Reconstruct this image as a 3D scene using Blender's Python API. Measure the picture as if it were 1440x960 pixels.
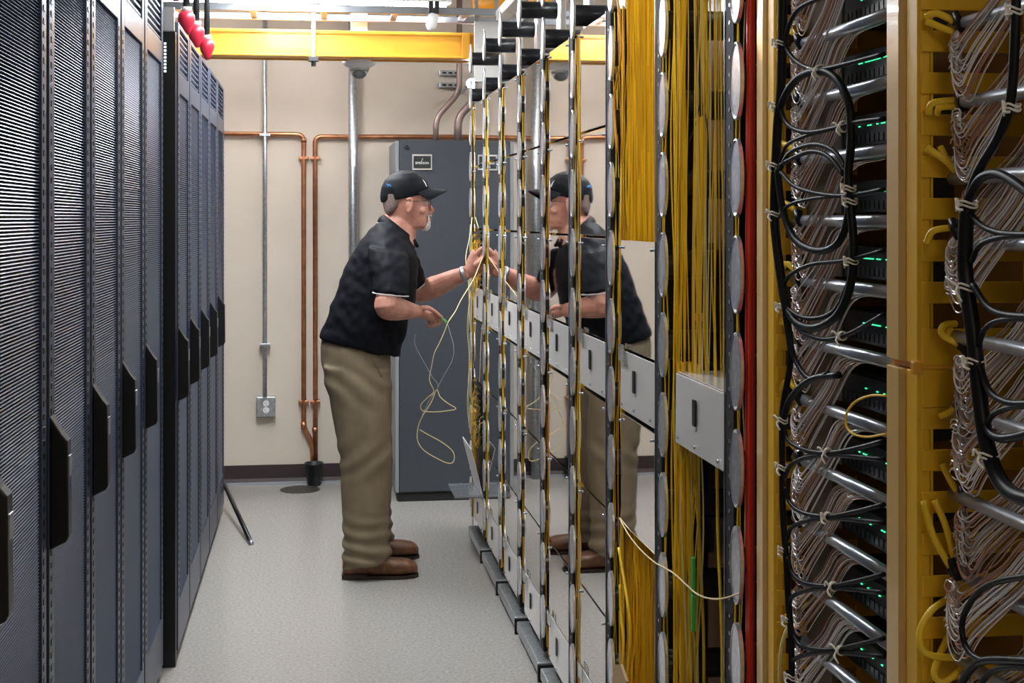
import bpy, bmesh, math, random
from mathutils import Vector, Matrix, noise
random.seed(7)
for o in list(bpy.data.objects): bpy.data.objects.remove(o)
scene = bpy.context.scene
COL = scene.collection
R = random.Random(11)

# ---------------------------------------------------------------- camera
PSI = math.atan(280/2000); CP, SP = math.cos(PSI), math.sin(PSI)
EYE = 1.5
cd = bpy.data.cameras.new('camera'); cam = bpy.data.objects.new('camera', cd); COL.objects.link(cam)
cam.location = (0, 0, EYE); cam.rotation_euler = (math.pi/2, 0, -PSI)
cd.sensor_width = 36; cd.lens = 50; cd.shift_y = -174/1440; cd.clip_start = 0.05
scene.camera = cam
# ---------------------------------------------------------------- world, exposure
w = bpy.data.worlds.new('world'); scene.world = w; w.use_nodes = True
w.node_tree.nodes['Background'].inputs[0].default_value = (0.75, 0.85, 1, 1)
w.node_tree.nodes['Background'].inputs[1].default_value = 0.05
vs = scene.view_settings
vs.view_transform = 'Standard'; vs.look = 'None'; vs.exposure = 0.45; vs.gamma = 1; vs.use_curve_mapping = False
# ceiling luminaires: (x, y, size x, size y, radiance, colour)
CEIL = 3.05
LUMS = [(-0.14, 6.1, 0.26, 2.4, 34, (0.90, 0.95, 1)),
        (0.10, 3.2, 0.26, 1.6, 12, (0.95, 0.97, 1)),
        (2.3, 5.2, 0.30, 2.4, 30, (0.92, 0.96, 1)),
        (2.3, 1.6, 0.30, 1.8, 8, (0.92, 0.96, 1)),
        (-0.9, 7.55, 1.1, 0.25, 4, (0.95, 0.97, 1)),
        (0.5, -1.6, 1.2, 0.6, 9.0, (1.0, 0.93, 0.82))]  # last entry: unseen fill light, added to brighten the foreground

def ray(px, py):
    u = (px-720)/2000; v = -(py-306)/2000
    return Vector((u*CP+SP, CP-u*SP, v))
def atY(px, py, Y):
    r = ray(px, py); return Vector((0, 0, EYE)) + r*(Y/r[1])
def atX(px, py, X):
    r = ray(px, py); return Vector((0, 0, EYE)) + r*(X/r[0])

# ---------------------------------------------------------------- materials
def mat(name, col, rough=0.5, metal=0.0, noise_amt=0.0, nscale=40, bump=0.0, bscale=200, emit=None, estr=0,
        trans=0.0, alpha=1.0, coat=0.0, ior=1.45, stretch=None, col2=None, spec=None, sub=0):
    m = bpy.data.materials.new(name); m.use_nodes = True
    nt = m.node_tree; b = nt.nodes['Principled BSDF']
    b.inputs['Base Color'].default_value = (*col, 1); b.inputs['Roughness'].default_value = rough
    b.inputs['Metallic'].default_value = metal; b.inputs['IOR'].default_value = ior
    b.inputs['Transmission Weight'].default_value = trans; b.inputs['Alpha'].default_value = alpha
    b.inputs['Coat Weight'].default_value = coat
    if spec is not None: b.inputs['Specular IOR Level'].default_value = spec
    if sub: b.inputs['Subsurface Weight'].default_value = sub; b.inputs['Subsurface Radius'].default_value = (0.01, 0.004, 0.002)
    if emit: b.inputs['Emission Color'].default_value = (*emit, 1); b.inputs['Emission Strength'].default_value = estr
    if noise_amt or bump or col2:
        tc = nt.nodes.new('ShaderNodeTexCoord'); mp = nt.nodes.new('ShaderNodeMapping')
        nt.links.new(tc.outputs['Object'], mp.inputs[0])
        if stretch: mp.inputs['Scale'].default_value = stretch
    if noise_amt or col2:
        n = nt.nodes.new('ShaderNodeTexNoise'); n.inputs['Scale'].default_value = nscale; n.inputs['Detail'].default_value = 5
        nt.links.new(mp.outputs[0], n.inputs['Vector'])
        rp = nt.nodes.new('ShaderNodeValToRGB')
        c2 = col2 or tuple(max(0, c*(1-noise_amt)) for c in col)
        c1 = col if col2 else tuple(min(1, c*(1+noise_amt)) for c in col)
        rp.color_ramp.elements[0].color = (*c2, 1); rp.color_ramp.elements[1].color = (*c1, 1)
        rp.color_ramp.elements[0].position = 0.35; rp.color_ramp.elements[1].position = 0.65
        nt.links.new(n.outputs[0], rp.inputs[0]); nt.links.new(rp.outputs[0], b.inputs['Base Color'])
    if bump:
        n2 = nt.nodes.new('ShaderNodeTexNoise'); n2.inputs['Scale'].default_value = bscale; n2.inputs['Detail'].default_value = 4
        nt.links.new(mp.outputs[0], n2.inputs['Vector'])
        bp = nt.nodes.new('ShaderNodeBump'); bp.inputs['Strength'].default_value = bump; bp.inputs['Distance'].default_value = 0.002
        nt.links.new(n2.outputs[0], bp.inputs['Height']); nt.links.new(bp.outputs[0], b.inputs['Normal'])
    return m
M = {}
M['wall'] = mat('painted wall', (0.62, 0.54, 0.45), 0.75, noise_amt=0.03, nscale=3, bump=0.3, bscale=160)
M['ceiling'] = mat('ceiling paint', (0.6, 0.6, 0.58), 0.9)
M['base'] = mat('vinyl baseboard', (0.035, 0.022, 0.022), 0.45)
M['cove'] = mat('grey floor edge', (0.30, 0.32, 0.34), 0.5)
M['floor'] = mat('speckled floor', (0.40, 0.375, 0.35), 0.22, col2=(0.30, 0.28, 0.26), nscale=90, bump=0.12, bscale=60)
M['cab'] = mat('black cabinet steel', (0.035, 0.04, 0.052), 0.32, 0.0, spec=0.9)
M['cabdoor'] = mat('cabinet door steel', (0.058, 0.074, 0.120), 0.36, 0.5, spec=0.8)
M['rib'] = mat('door perforation ribs', (0.070, 0.090, 0.142), 0.36, 0.35, spec=0.8)
M['black'] = mat('black plastic', (0.006, 0.006, 0.007), 0.35)
M['blackmatte'] = mat('matte black', (0.008, 0.008, 0.008), 0.7)
M['mirror'] = mat('polished steel', (0.86, 0.83, 0.80), 0.022, 1.0)
M['shadedochre'] = mat('ochre plastic with painted shade', (0.12, 0.055, 0.006), 0.5)  # ochre darkened: the shade inside the managers is painted into the colour
M['satin'] = mat('satin white metal', (0.80, 0.78, 0.75), 0.22, 0.55)
M['steel'] = mat('grey steel', (0.42, 0.44, 0.47), 0.32, 0.9)
M['galv'] = mat('galvanised steel', (0.50, 0.53, 0.55), 0.35, 0.85, noise_amt=0.15, nscale=60)
M['disc'] = mat('brushed aluminium', (0.80, 0.81, 0.84), 0.28, 0.85, noise_amt=0.1, nscale=80)
M['darkplate'] = mat('dark grey plate', (0.035, 0.033, 0.032), 0.35, 0.3)
M['backplate'] = mat('grey brown plate', (0.52, 0.45, 0.38), 0.4, 0.3)
M['spool'] = mat('black spool', (0.012, 0.013, 0.016), 0.3)
M['fib'] = mat('yellow fiber', (0.98, 0.64, 0.03), 0.4)
M['fib2'] = mat('dark yellow fiber', (0.76, 0.46, 0.025), 0.45)
M['fib3'] = mat('pale yellow fiber', (0.85, 0.72, 0.30), 0.4)
M['orange'] = mat('orange fiber', (0.62, 0.27, 0.03), 0.4)
M['cord'] = mat('pale patch cord', (0.86, 0.72, 0.38), 0.4)
M['clearcord'] = mat('thin pale cord', (0.55, 0.55, 0.52), 0.35)
M['green'] = mat('green connector', (0.10, 0.55, 0.12), 0.4)
M['duct'] = mat('yellow duct plastic', (0.80, 0.37, 0.03), 0.40, coat=0.1)
M['panelmetal'] = mat('brushed panel metal', (0.92, 0.90, 0.87), 0.30, 0.5)
M['ochre'] = mat('ochre manager plastic', (0.84, 0.48, 0.022), 0.38, bump=0.1, bscale=500)
M['cover'] = mat('tan manager cover', (0.74, 0.47, 0.15), 0.28, coat=0.4, bump=0.06, bscale=500)
M['red'] = mat('red cable jacket', (0.62, 0.035, 0.015), 0.35)
M['redplug'] = mat('red plug', (0.40, 0.012, 0.03), 0.4)
M['copper'] = mat('copper pipe', (0.50, 0.22, 0.11), 0.33, 0.85, noise_amt=0.2, nscale=20)
M['brownpipe'] = mat('tarnished pipe', (0.30, 0.22, 0.20), 0.4, 0.6)
M['white'] = mat('white plastic', (0.82, 0.82, 0.80), 0.4)
M['tie'] = mat('white cable tie', (0.92, 0.88, 0.78), 0.45)
M['strandw'] = mat('white strand', (0.95, 0.90, 0.90), 0.2, coat=0.8)
M['strandp'] = mat('pink brown strand', (0.50, 0.26, 0.17), 0.25, coat=0.6)
M['strandg'] = mat('grey strand', (0.42, 0.37, 0.35), 0.25, coat=0.6)
M['blackcable'] = mat('black cable jacket', (0.006, 0.006, 0.007), 0.42, spec=0.3)
M['filler'] = mat('dark grey brown filler', (0.17, 0.145, 0.12), 0.45)
M['gap'] = mat('shaded interior brown', (0.045, 0.028, 0.012), 0.6)
M['tube'] = mat('grey support tube', (0.50, 0.53, 0.58), 0.28, 0.75)
M['switch'] = mat('black switch face', (0.012, 0.013, 0.015), 0.4)
M['port'] = mat('switch port', (0.03, 0.032, 0.03), 0.3)
M['led'] = mat('green led', (0.02, 0.3, 0.1), 0.4, emit=(0.05, 1, 0.35), estr=1.6)
M['ledw'] = mat('white led', (0.7, 0.8, 0.9), 0.4, emit=(0.8, 0.9, 1), estr=2.5)
M['lamp'] = mat('lamp diffuser far', (1, 1, 1), 0.5, emit=(0.92, 0.96, 1), estr=24)
M['spot'] = mat('bright lamp', (1, 1, 1), 0.5, emit=(0.95, 0.97, 1), estr=60)
M['ac'] = mat('grey cooling unit paint', (0.045, 0.05, 0.06), 0.42, 0.0, noise_amt=0.22, nscale=220)
M['acside'] = mat('grey side panel', (0.22, 0.23, 0.24), 0.4)
M['plate'] = mat('nameplate black', (0.02, 0.022, 0.022), 0.4)
M['skin'] = mat('skin', (0.56, 0.28, 0.20), 0.48, col2=(0.42, 0.17, 0.12), nscale=22, bump=0.35, bscale=260, sub=0.08)
M['hair'] = mat('grey hair', (0.17, 0.115, 0.098), 0.75, noise_amt=0.4, nscale=260, bump=0.6, bscale=400)
M['beard'] = mat('white grey beard', (0.60, 0.54, 0.50), 0.7, noise_amt=0.35, nscale=260, bump=0.6, bscale=400)
M['shirt'] = mat('black polo knit', (0.006, 0.0065, 0.009), 0.65, spec=0.12, bump=0.2, bscale=500)
M['trim'] = mat('grey trim', (0.42, 0.42, 0.42), 0.7)
M['trousers'] = mat('khaki cotton', (0.195, 0.148, 0.090), 0.8, noise_amt=0.08, nscale=14, bump=0.25, bscale=420)
M['cap'] = mat('black cap cloth', (0.006, 0.0065, 0.009), 0.6, spec=0.2, bump=0.3, bscale=380)
M['capblue'] = mat('blue embroidery', (0.02, 0.16, 0.42), 0.6)
M['leather'] = mat('brown leather', (0.14, 0.058, 0.024), 0.40, noise_amt=0.35, nscale=30)
M['sole'] = mat('dark sole', (0.03, 0.018, 0.012), 0.6)
M['eye'] = mat('eye', (0.6, 0.58, 0.55), 0.2)
M['glass'] = mat('clear lens', (0.95, 0.97, 0.97), 0.03, trans=1.0)
M['acrylic'] = mat('clear acrylic', (0.75, 0.80, 0.84), 0.05, trans=0.85)
M['pot'] = mat('black pot', (0.02, 0.022, 0.025), 0.4)
M['darkdisc'] = mat('dark floor disc', (0.05, 0.045, 0.04), 0.4)
M['cardboard'] = mat('cardboard', (0.46, 0.30, 0.15), 0.8, bump=0.2, bscale=90)
M['pale'] = mat('pale board', (0.62, 0.60, 0.57), 0.5)

# ---------------------------------------------------------------- mesh builder
class MB:
    def __init__(s): s.v = []; s.f = []; s.m = []
    def add(s, vs_, fs_, mi=0):
        b = len(s.v); s.v += [tuple(v) for v in vs_]
        s.f += [tuple(i+b for i in f) for f in fs_]; s.m += [mi]*len(fs_)
    def box(s, x0, x1, y0, y1, z0, z1, mi=0):
        s.add([(x0,y0,z0),(x1,y0,z0),(x1,y1,z0),(x0,y1,z0),(x0,y0,z1),(x1,y0,z1),(x1,y1,z1),(x0,y1,z1)],
              [(0,3,2,1),(4,5,6,7),(0,1,5,4),(1,2,6,5),(2,3,7,6),(3,0,4,7)], mi); return s
    def prism(s, prof, axis, a0, a1, mi=0):   # profile points extruded along an axis
        n = len(prof)
        def mk(p, a):
            return (a, p[0], p[1]) if axis == 'x' else (p[0], a, p[1]) if axis == 'y' else (p[0], p[1], a)
        s.add([mk(p, a0) for p in prof]+[mk(p, a1) for p in prof],
              [tuple(range(n))[::-1], tuple(range(n, 2*n))]+[(i,(i+1)%n,(i+1)%n+n,i+n) for i in range(n)], mi); return s
    def tube(s, pts, r, n=8, mi=0, cap=True):
        pts = [Vector(p) for p in pts]; k = len(pts)
        rs = r if isinstance(r, (list, tuple)) else [r]*k
        t0 = (pts[1]-pts[0]).normalized()
        up = Vector((0,0,1)) if abs(t0.z) < 0.9 else Vector((1,0,0))
        nrm = t0.cross(up).normalized(); vs_ = []
        for i in range(k):
            t = (pts[min(i+1,k-1)]-pts[max(i-1,0)])
            if t.length < 1e-9: t = t0
            t.normalize(); nrm = (nrm - t*nrm.dot(t))
            if nrm.length < 1e-6: nrm = t.orthogonal()
            nrm.normalize(); bn = t.cross(nrm)
            for j in range(n):
                a = 2*math.pi*j/n; vs_.append(pts[i]+(nrm*math.cos(a)+bn*math.sin(a))*rs[i])
        fs_ = [(i*n+j, i*n+(j+1)%n, (i+1)*n+(j+1)%n, (i+1)*n+j) for i in range(k-1) for j in range(n)]
        if cap: fs_ += [tuple(range(n))[::-1], tuple((k-1)*n+j for j in range(n))]
        s.add(vs_, fs_, mi); return s
    def ell(s, c, rad, n=12, m=8, mi=0, rot=None):
        c = Vector(c); vs_ = []; fs_ = []
        for i in range(m+1):
            ph = math.pi*i/m
            for j in range(n):
                a = 2*math.pi*j/n
                p = Vector((rad[0]*math.sin(ph)*math.cos(a), rad[1]*math.sin(ph)*math.sin(a), rad[2]*math.cos(ph)))
                if rot: p = rot @ p
                vs_.append(c+p)
        for i in range(m):
            for j in range(n): fs_.append((i*n+j, (i+1)*n+j, (i+1)*n+(j+1)%n, i*n+(j+1)%n))
        s.add(vs_, fs_, mi); return s
    def loft(s, rings, mi=0):
        n = len(rings[0]); k = len(rings); vs_ = [p for r_ in rings for p in r_]
        fs_ = [(i*n+j, i*n+(j+1)%n, (i+1)*n+(j+1)%n, (i+1)*n+j) for i in range(k-1) for j in range(n)]
        fs_ += [tuple(range(n))[::-1], tuple((k-1)*n+j for j in range(n))]
        s.add(vs_, fs_, mi); return s
    def mesh(s, name, mats, smooth=False):
        me = bpy.data.meshes.new(name); me.from_pydata(s.v, [], s.f)
        for m_ in (mats if isinstance(mats, (list, tuple)) else [mats]): me.materials.append(m_)
        me.polygons.foreach_set('material_index', s.m)
        bm = bmesh.new(); bm.from_mesh(me); bmesh.ops.recalc_face_normals(bm, faces=bm.faces); bm.to_mesh(me); bm.free()
        if smooth:
            me.polygons.foreach_set('use_smooth', [True]*len(me.polygons))
        me.update(); return me
    def obj(s, name, mats, parent=None, smooth=False, bevel=0, label=None, kind=None, loc=None):
        me = s.mesh(name, mats, smooth); return mobj(name, me, parent, bevel, label, kind, loc)
def mobj(name, me, parent=None, bevel=0, label=None, kind=None, loc=None):
    o = bpy.data.objects.new(name, me); COL.objects.link(o)
    if parent: o.parent = parent
    if loc: o.location = loc
    if bevel:
        b = o.modifiers.new('bevel', 'BEVEL'); b.width = bevel; b.segments = 2; b.limit_method = 'ANGLE'; b.angle_limit = 0.7
    if label: o['label'] = label
    if kind: o['kind'] = kind
    return o
def tag(o, label, cat, group=None):
    o['label'] = label; o['category'] = cat
    if group: o['group'] = group
    return o
def thing(name, label, cat, loc=(0,0,0), group=None):
    o = bpy.data.objects.new(name, None); o.empty_display_size = 0.05; COL.objects.link(o); o.location = loc
    return tag(o, label, cat, group)
def struct(o): o['kind'] = 'structure'; return o
def spline(pts, n=6):                       # Catmull-Rom through points
    pts = [Vector(p) for p in pts]; out = []
    P = [pts[0]*2-pts[1]]+pts+[pts[-1]*2-pts[-2]]
    for i in range(1, len(P)-2):
        a, b, c, d = P[i-1:i+3]
        for k in range(n):
            t = k/n; out.append(0.5*((2*b)+(c-a)*t+(2*a-5*b+4*c-d)*t*t+(3*b-a-3*c+d)*t**3))
    out.append(pts[-1]); return out
def bx(x0,x1,y0,y1,z0,z1): return MB().box(x0,x1,y0,y1,z0,z1)

# ================================================================ SETTING
WY = 8.15
struct(bx(-2.2, 3.6, -2.5, WY+0.1, -0.1, 0).obj('floor', M['floor']))
struct(bx(-2.2, 3.6, -2.5, WY+0.1, CEIL, CEIL+0.1).obj('ceiling', M['ceiling']))
struct(bx(-2.2, 3.6, WY, WY+0.1, 0, CEIL).obj('wall_back', M['wall']))
struct(bx(-2.3, -2.2, -2.5, WY+0.1, 0, CEIL).obj('wall_left', M['wall']))
struct(bx(3.6, 3.7, -2.5, WY+0.1, 0, CEIL).obj('wall_right', M['wall']))
struct(bx(-2.2, 3.6, -2.6, -2.5, 0, CEIL).obj('wall_front', M['wall']))
bb = struct(MB().prism([(WY, 0.012), (WY, 0.105), (WY-0.006, 0.105), (WY-0.010, 0.03), (WY-0.028, 0.012)], 'x', -2.2, 3.6).obj('baseboard_back', M['base']))
struct(bx(-2.2, 3.6, WY-0.05, WY, 0, 0.012).obj('trim_floor_edge', M['cove']))

# ceiling luminaires
for i, (x, y, sx, sy, st, c) in enumerate(LUMS):
    lm = mat('luminaire %d' % i, (1,1,1), 0.5, emit=c, estr=st)
    t = thing('ceiling_light', ['long ceiling light over the far half of the aisle', 'ceiling light over the near half of the aisle',
        'ceiling light beyond the mirrored frame, far end', 'ceiling light beyond the mirrored frame, near end',
        'ceiling light across the aisle beside the back wall', 'added unseen fill light behind the viewer'][i], 'ceiling light', (x, y, CEIL))
    dz = -0.40 if i < 2 else 0.0         # aisle lights hung low on added rods to brighten cabinet tops and foreground
    bx(-sx/2-0.03, sx/2+0.03, -sy/2-0.03, sy/2+0.03, -0.07+dz, dz).obj('light_housing', M['white'], t)
    bx(-sx/2, sx/2, -sy/2, sy/2, -0.085+dz, -0.0705+dz).obj('diffuser', lm, t)
    if dz:
        for s in (-1, 1): MB().tube([(0, s*sy*0.4, dz), (0, s*sy*0.4, 0)], 0.006, 8).obj('hanger', M['steel'], t)
# ================================================================ LEFT CABINETS
NX, FX = -0.485, -0.45
def cabinet(y0, y1, xf, ztop, label, group, near, hz=None):
    t = thing('server_cabinet', label, 'server cabinet', (xf, y0, 0), group)
    W = y1-y0-0.006; h = ztop
    bx(-0.95, -0.032, 0, W+0.004, 0.02, h).obj('cabinet_body', M['cab'], t, bevel=0.003)
    bx(-0.93, -0.05, 0.02, W-0.02, 0, 0.02).obj('plinth', M['blackmatte'], t)
    g = 0.016                                # black seam beside the door
    a, b = g, W-g*0.4
    # door = frame with openings for mesh and top louvre
    zl, zt, zb = h-0.17, h-0.24, 0.20       # louvre bottom, mesh top, mesh bottom
    sw = 0.055
    f = MB()
    f.box(-0.03, 0, a, a+sw, 0.04, h-0.005); f.box(-0.03, 0, b-sw*0.8, b, 0.04, h-0.005)
    f.box(-0.03, 0, a+sw, b-sw*0.8, zt, zl); f.box(-0.03, 0, a+sw, b-sw*0.8, h-0.02, h-0.005)
    f.box(-0.03, 0, a+sw, b-sw*0.8, 0.04, zb)
    d = f.obj('door', M['cabdoor'], t, bevel=0.0015)
    bx(-0.031, -0.014, a+sw-0.002, b-sw*0.8+0.002, zb, h-0.02).obj('door_liner', M['blackmatte'], d)
    r = MB(); z = zb; p = 0.0062 if near else 0.0075
    while z < zt-0.004:
        r.prism([(-0.012, z), (-0.012, z+p*0.62), (-0.006, z+p*0.50), (-0.0045, z+p*0.2)], 'y', a+sw, b-sw*0.8); z += p
    o = r.obj('perforated_mesh', M['rib'], d, kind='stuff')
    for k in range(7):
        z = zl+0.004+k*0.0205
        MB().prism([(-0.028, z), (-0.004, z+0.004), (-0.004, z+0.010), (-0.028, z+0.013)], 'y', a+sw, b-sw*0.8).obj('louvre_slat', M['cabdoor'], d)
    hs = MB(); z = 0.22; st = 0.024
    while z < h-0.26:
        for yy in ((a+sw*0.45), (b-sw*0.42)):
            hs.box(-0.001, 0.0012, yy-0.008, yy+0.008, z, z+0.011)
        z += st
    hs.obj('vent_hole', M['black'], d, kind='stuff')
    # swing handle: a body that stands off the near edge of the door
    hzz = 0.995
    pr = [(0, hzz-0.115), (0.030, hzz-0.100), (0.034, hzz-0.090), (0.032, hzz+0.088), (0.022, hzz+0.100), (0, hzz+0.135)]
    hd = MB().prism(pr, 'y', a+0.006, a+0.046).obj('handle', M['black'], d, bevel=0.003)
    bx(0.031, 0.0345, a+0.012, a+0.040, hzz+0.02, hzz+0.06).obj('handle_lock', M['steel'], hd, bevel=0.001)
    return t
nearY = [2.19, 2.72, 3.235, 3.735, 4.25, 4.775]
nl = ['perforated black server cabinet at the left edge of the photo, nearest and cut off',
      'perforated black server cabinet, second from the left edge',
      'perforated black server cabinet in the middle of the near five, third from the left edge',
      'perforated black server cabinet fourth from the left edge, louvres at the top',
      'perforated black server cabinet fifth from the left, right before the black side panel']
for i in range(5): cabinet(nearY[i], nearY[i+1], NX, 2.24, nl[i], 'near row of server cabinets', True)
farY = [4.893, 5.36, 5.87, 6.37, 6.90, 7.42]
fl = ['server cabinet standing just behind the black side panel, first of the far five',
      'server cabinet second after the black side panel',
      'server cabinet in the middle of the far five, with a bluish sheen at its top',
      'server cabinet second from the far end of the left row',
      'server cabinet at the far end of the left row, next to the beige wall']
for i in range(5): cabinet(farY[i], farY[i+1], FX, 2.165, fl[i], 'far row of server cabinets', False)
t = thing('cabinet_side_panel', 'flat black side panel between the near and the far cabinets', 'side panel', (0, 4.80, 0))
bx(-1.35, FX-0.004, 0.055, 0.088, 0.0, 2.12).obj('panel_sheet', M['black'], t, bevel=0.002)
bx(FX-0.055, FX-0.006, 0.035, 0.0545, 2.12, 2.20).obj('top_bracket', M['satin'], t, bevel=0.002)
l = MB()
for k in range(9): l.box(FX-0.041, FX-0.034, 0.053, 0.0549, 1.985+k*0.0115, 1.991+k*0.0115)
l.obj('indicator_lights', M['ledw'], t, kind='stuff')

# rod leaning on the floor at the end of the row
t = thing('black_rod', 'thin black rod with silver tip sticking out on the floor past the cabinets', 'rod', (-0.44, 7.44, 0))
a_, b_ = Vector((-0.01, 0.0, 0.13)), Vector((0.155, -0.79, 0.012))
MB().tube([a_, b_], 0.011, 10).obj('rod', M['black'], t, smooth=True)
MB().tube([b_, b_+(b_-a_).normalized()*0.03], 0.0115, 10).obj('rod_tip', M['steel'], t, smooth=True)

# red twist-lock plugs on black drop cords
plugs = [(246, 8), (262, 32), (276, 54), (291, 76)]
pl = ['nearest red power plug, cut by the top edge', 'second red power plug from the left on a black drop cord',
      'third red power plug from the left on a black drop cord', 'red power plug farthest from the viewer, lowest in the photo']
for i, (px, py) in enumerate(plugs):
    c = atX(px, py, -0.475+0.01*i if i else -0.47)
    c = Vector((c.x, c.y, max(c.z, (2.24 if i == 0 else 2.165)+0.05)))
    t = thing('power_plug', pl[i], 'power plug', c, 'red plugs over the cabinets')
    MB().tube([(0.004,0,-0.045),(0.002,0,-0.03),(0,0,-0.01),(0,0,0.012),(0,0,0.03),(0,0,0.04)], [0.010,0.015,0.027,0.032,0.030,0.018], 16).obj('plug_shell', M['redplug'], t, smooth=True)
    MB().tube([(0,0,0.04),(0,0,0.058)], 0.019, 12).obj('cord_grip', M['satin'], t, smooth=True)
    MB().tube([(0,0,0.055),(0,0.01,0.25),(0,0,CEIL-c.z)], 0.0125, 10).obj('drop_cord', M['blackmatte'], t, smooth=True)

# ================================================================ BACK WALL FIXTURES
def pipe(name, pts, r, m, label, cat='pipe', group=None, n=12):
    o = MB().tube(pts, r, n).obj(name, m, smooth=True); return tag(o, label, cat, group)
Yp = WY-0.03
def W(px, py, off=0.03): return atY(px, py, WY-off)
t = thing('electrical_conduit', 'thin grey conduit running down the wall into the outlet box', 'conduit', W(373, 556, 0))
t.location.y = WY; L = t.location
MB().tube([Vector((0,-0.060,0)), Vector((0,-0.060,CEIL-L.z))], 0.0125, 12).obj('conduit_tube', M['galv'], t, smooth=True)
for py in (484, 190):
    z = W(373, py).z-L.z
    bx(-0.03, 0.03, -0.075, 0, z-0.008, z+0.008).obj('pipe_strap', M['galv'], t, bevel=0.002)
t = thing('outlet_box', 'grey metal outlet box with two ivory sockets on the beige wall', 'outlet', W(374.5, 570, 0)); t.location.y = WY
bx(-0.053, 0.053, -0.055, 0, -0.056, 0.056).obj('box_body', M['galv'], t, bevel=0.004)
for s in (-1, 1):
    so = MB(); so.tube([(0,-0.055,s*0.019),(0,-0.060,s*0.019)], 0.0165, 16); so.obj('socket', M['white'], t)
    sl = MB(); sl.box(-0.007,-0.005,-0.061,-0.0595,s*0.019,s*0.019+0.008); sl.box(0.005,0.007,-0.061,-0.0595,s*0.019,s*0.019+0.008); sl.box(-0.002,0.002,-0.061,-0.0595,s*0.019-0.010,s*0.019-0.006)
    sl.obj('socket_slots', M['black'], t)
for sx in (-1, 1): MB().tube([(sx*0.044,-0.055,0.046),(sx*0.044,-0.058,0.046)],0.005,8).obj('screw', M['satin'], t)
t = thing('wide_conduit', 'wide grey conduit standing against the wall behind the man', 'conduit', W(496, 600, 0)); t.location.y = WY; t.location.z = 0
MB().tube([(0,-0.078,0),(0,-0.078,CEIL)], 0.027, 16).obj('conduit_tube', M['galv'], t, smooth=True)
# copper runs
def bend(a, c, b, r=0.04, n=5):
    a, b, c = Vector(a), Vector(b), Vector(c); p = c+(a-c).normalized()*r; q = c+(b-c).normalized()*r
    return [p*(1-k/n)**2+c*2*(k/n)*(1-k/n)+q*(k/n)**2 for k in range(n+1)]
def copper(pix, label, x_pre=None):
    P = [W(*p) for p in pix]
    pts = [P[0]]
    for i in range(1, len(P)-1): pts += bend(P[i-1], P[i], P[i+1])
    pts.append(P[-1])
    t = thing('copper_pipe', label, 'pipe', (P[0].x, WY, 0)); off = t.location
    MB().tube([p-off for p in pts], 0.0135, 12).obj('pipe_run', M['copper'], t, smooth=True)
    return t, off
t, off = copper([(150, 187), (427, 189), (427, 600), (439, 622), (440, 668)], 'left copper pipe, across the wall then down with a jog into the pot')
for py in (222, 565):
    p = W(427, py)-off; bx(p.x-0.028, p.x+0.028, p.y-0.012, p.y+0.03, p.z-0.008, p.z+0.008).obj('pipe_clamp', M['copper'], t, bevel=0.002)
for py in (598, 189):
    p = W(427, py)-off; MB().tube([p+Vector((0,0,-0.045 if py<300 else -0.02)), p+Vector((0,0,-0.02 if py<300 else 0.02))],0.0165,12).obj('pipe_fitting', M['copper'], t, smooth=True)
t, off = copper([(690, 192.5), (443, 192), (443.5, 668)], 'right copper pipe, from above the cooling unit across and down into the pot')
for py in (222, 565):
    p = W(443, py)-off; bx(p.x-0.028, p.x+0.028, p.y-0.012, p.y+0.03, p.z-0.008, p.z+0.008).obj('pipe_clamp', M['copper'], t, bevel=0.002)
p = W(443, 608)-off; MB().tube([p, p+Vector((0,0,0.03))],0.0165,12).obj('pipe_fitting', M['copper'], t, smooth=True)
pc = W(441.5, 690, 0.06); pc.z = 0.0
t = thing('black_pot', 'small black pot on the floor catching the two copper pipes', 'pot', (pc.x, WY-0.095, 0))
n = 20; prof = [(0.0,0.004),(0.030,0.004),(0.035,0.0),(0.038,0.004),(0.048,0.115),(0.052,0.115),(0.052,0.128),(0.047,0.128),(0.044,0.11),(0.034,0.012),(0,0.012)]
def lathe(prof, n=20):
    m = MB(); rings = [[(r_*math.cos(2*math.pi*j/n), r_*math.sin(2*math.pi*j/n), z) for j in range(n)] for r_, z in prof]
    return m.loft(rings)
lathe([(max(a,0.0005), b) for a, b in prof]).obj('pot_body', M['pot'], t, smooth=True)
tag(lathe([(0.0005,0.0),(0.11,0.0),(0.11,0.003),(0.0005,0.003)], 28).obj('floor_disc', M['darkdisc'], loc=(pc.x-0.075, WY-0.22, 0.0005)), 'flat dark round disc on the floor beside the black pot', 'floor plate')  # thin dark disc lying flat on the floor

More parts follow.
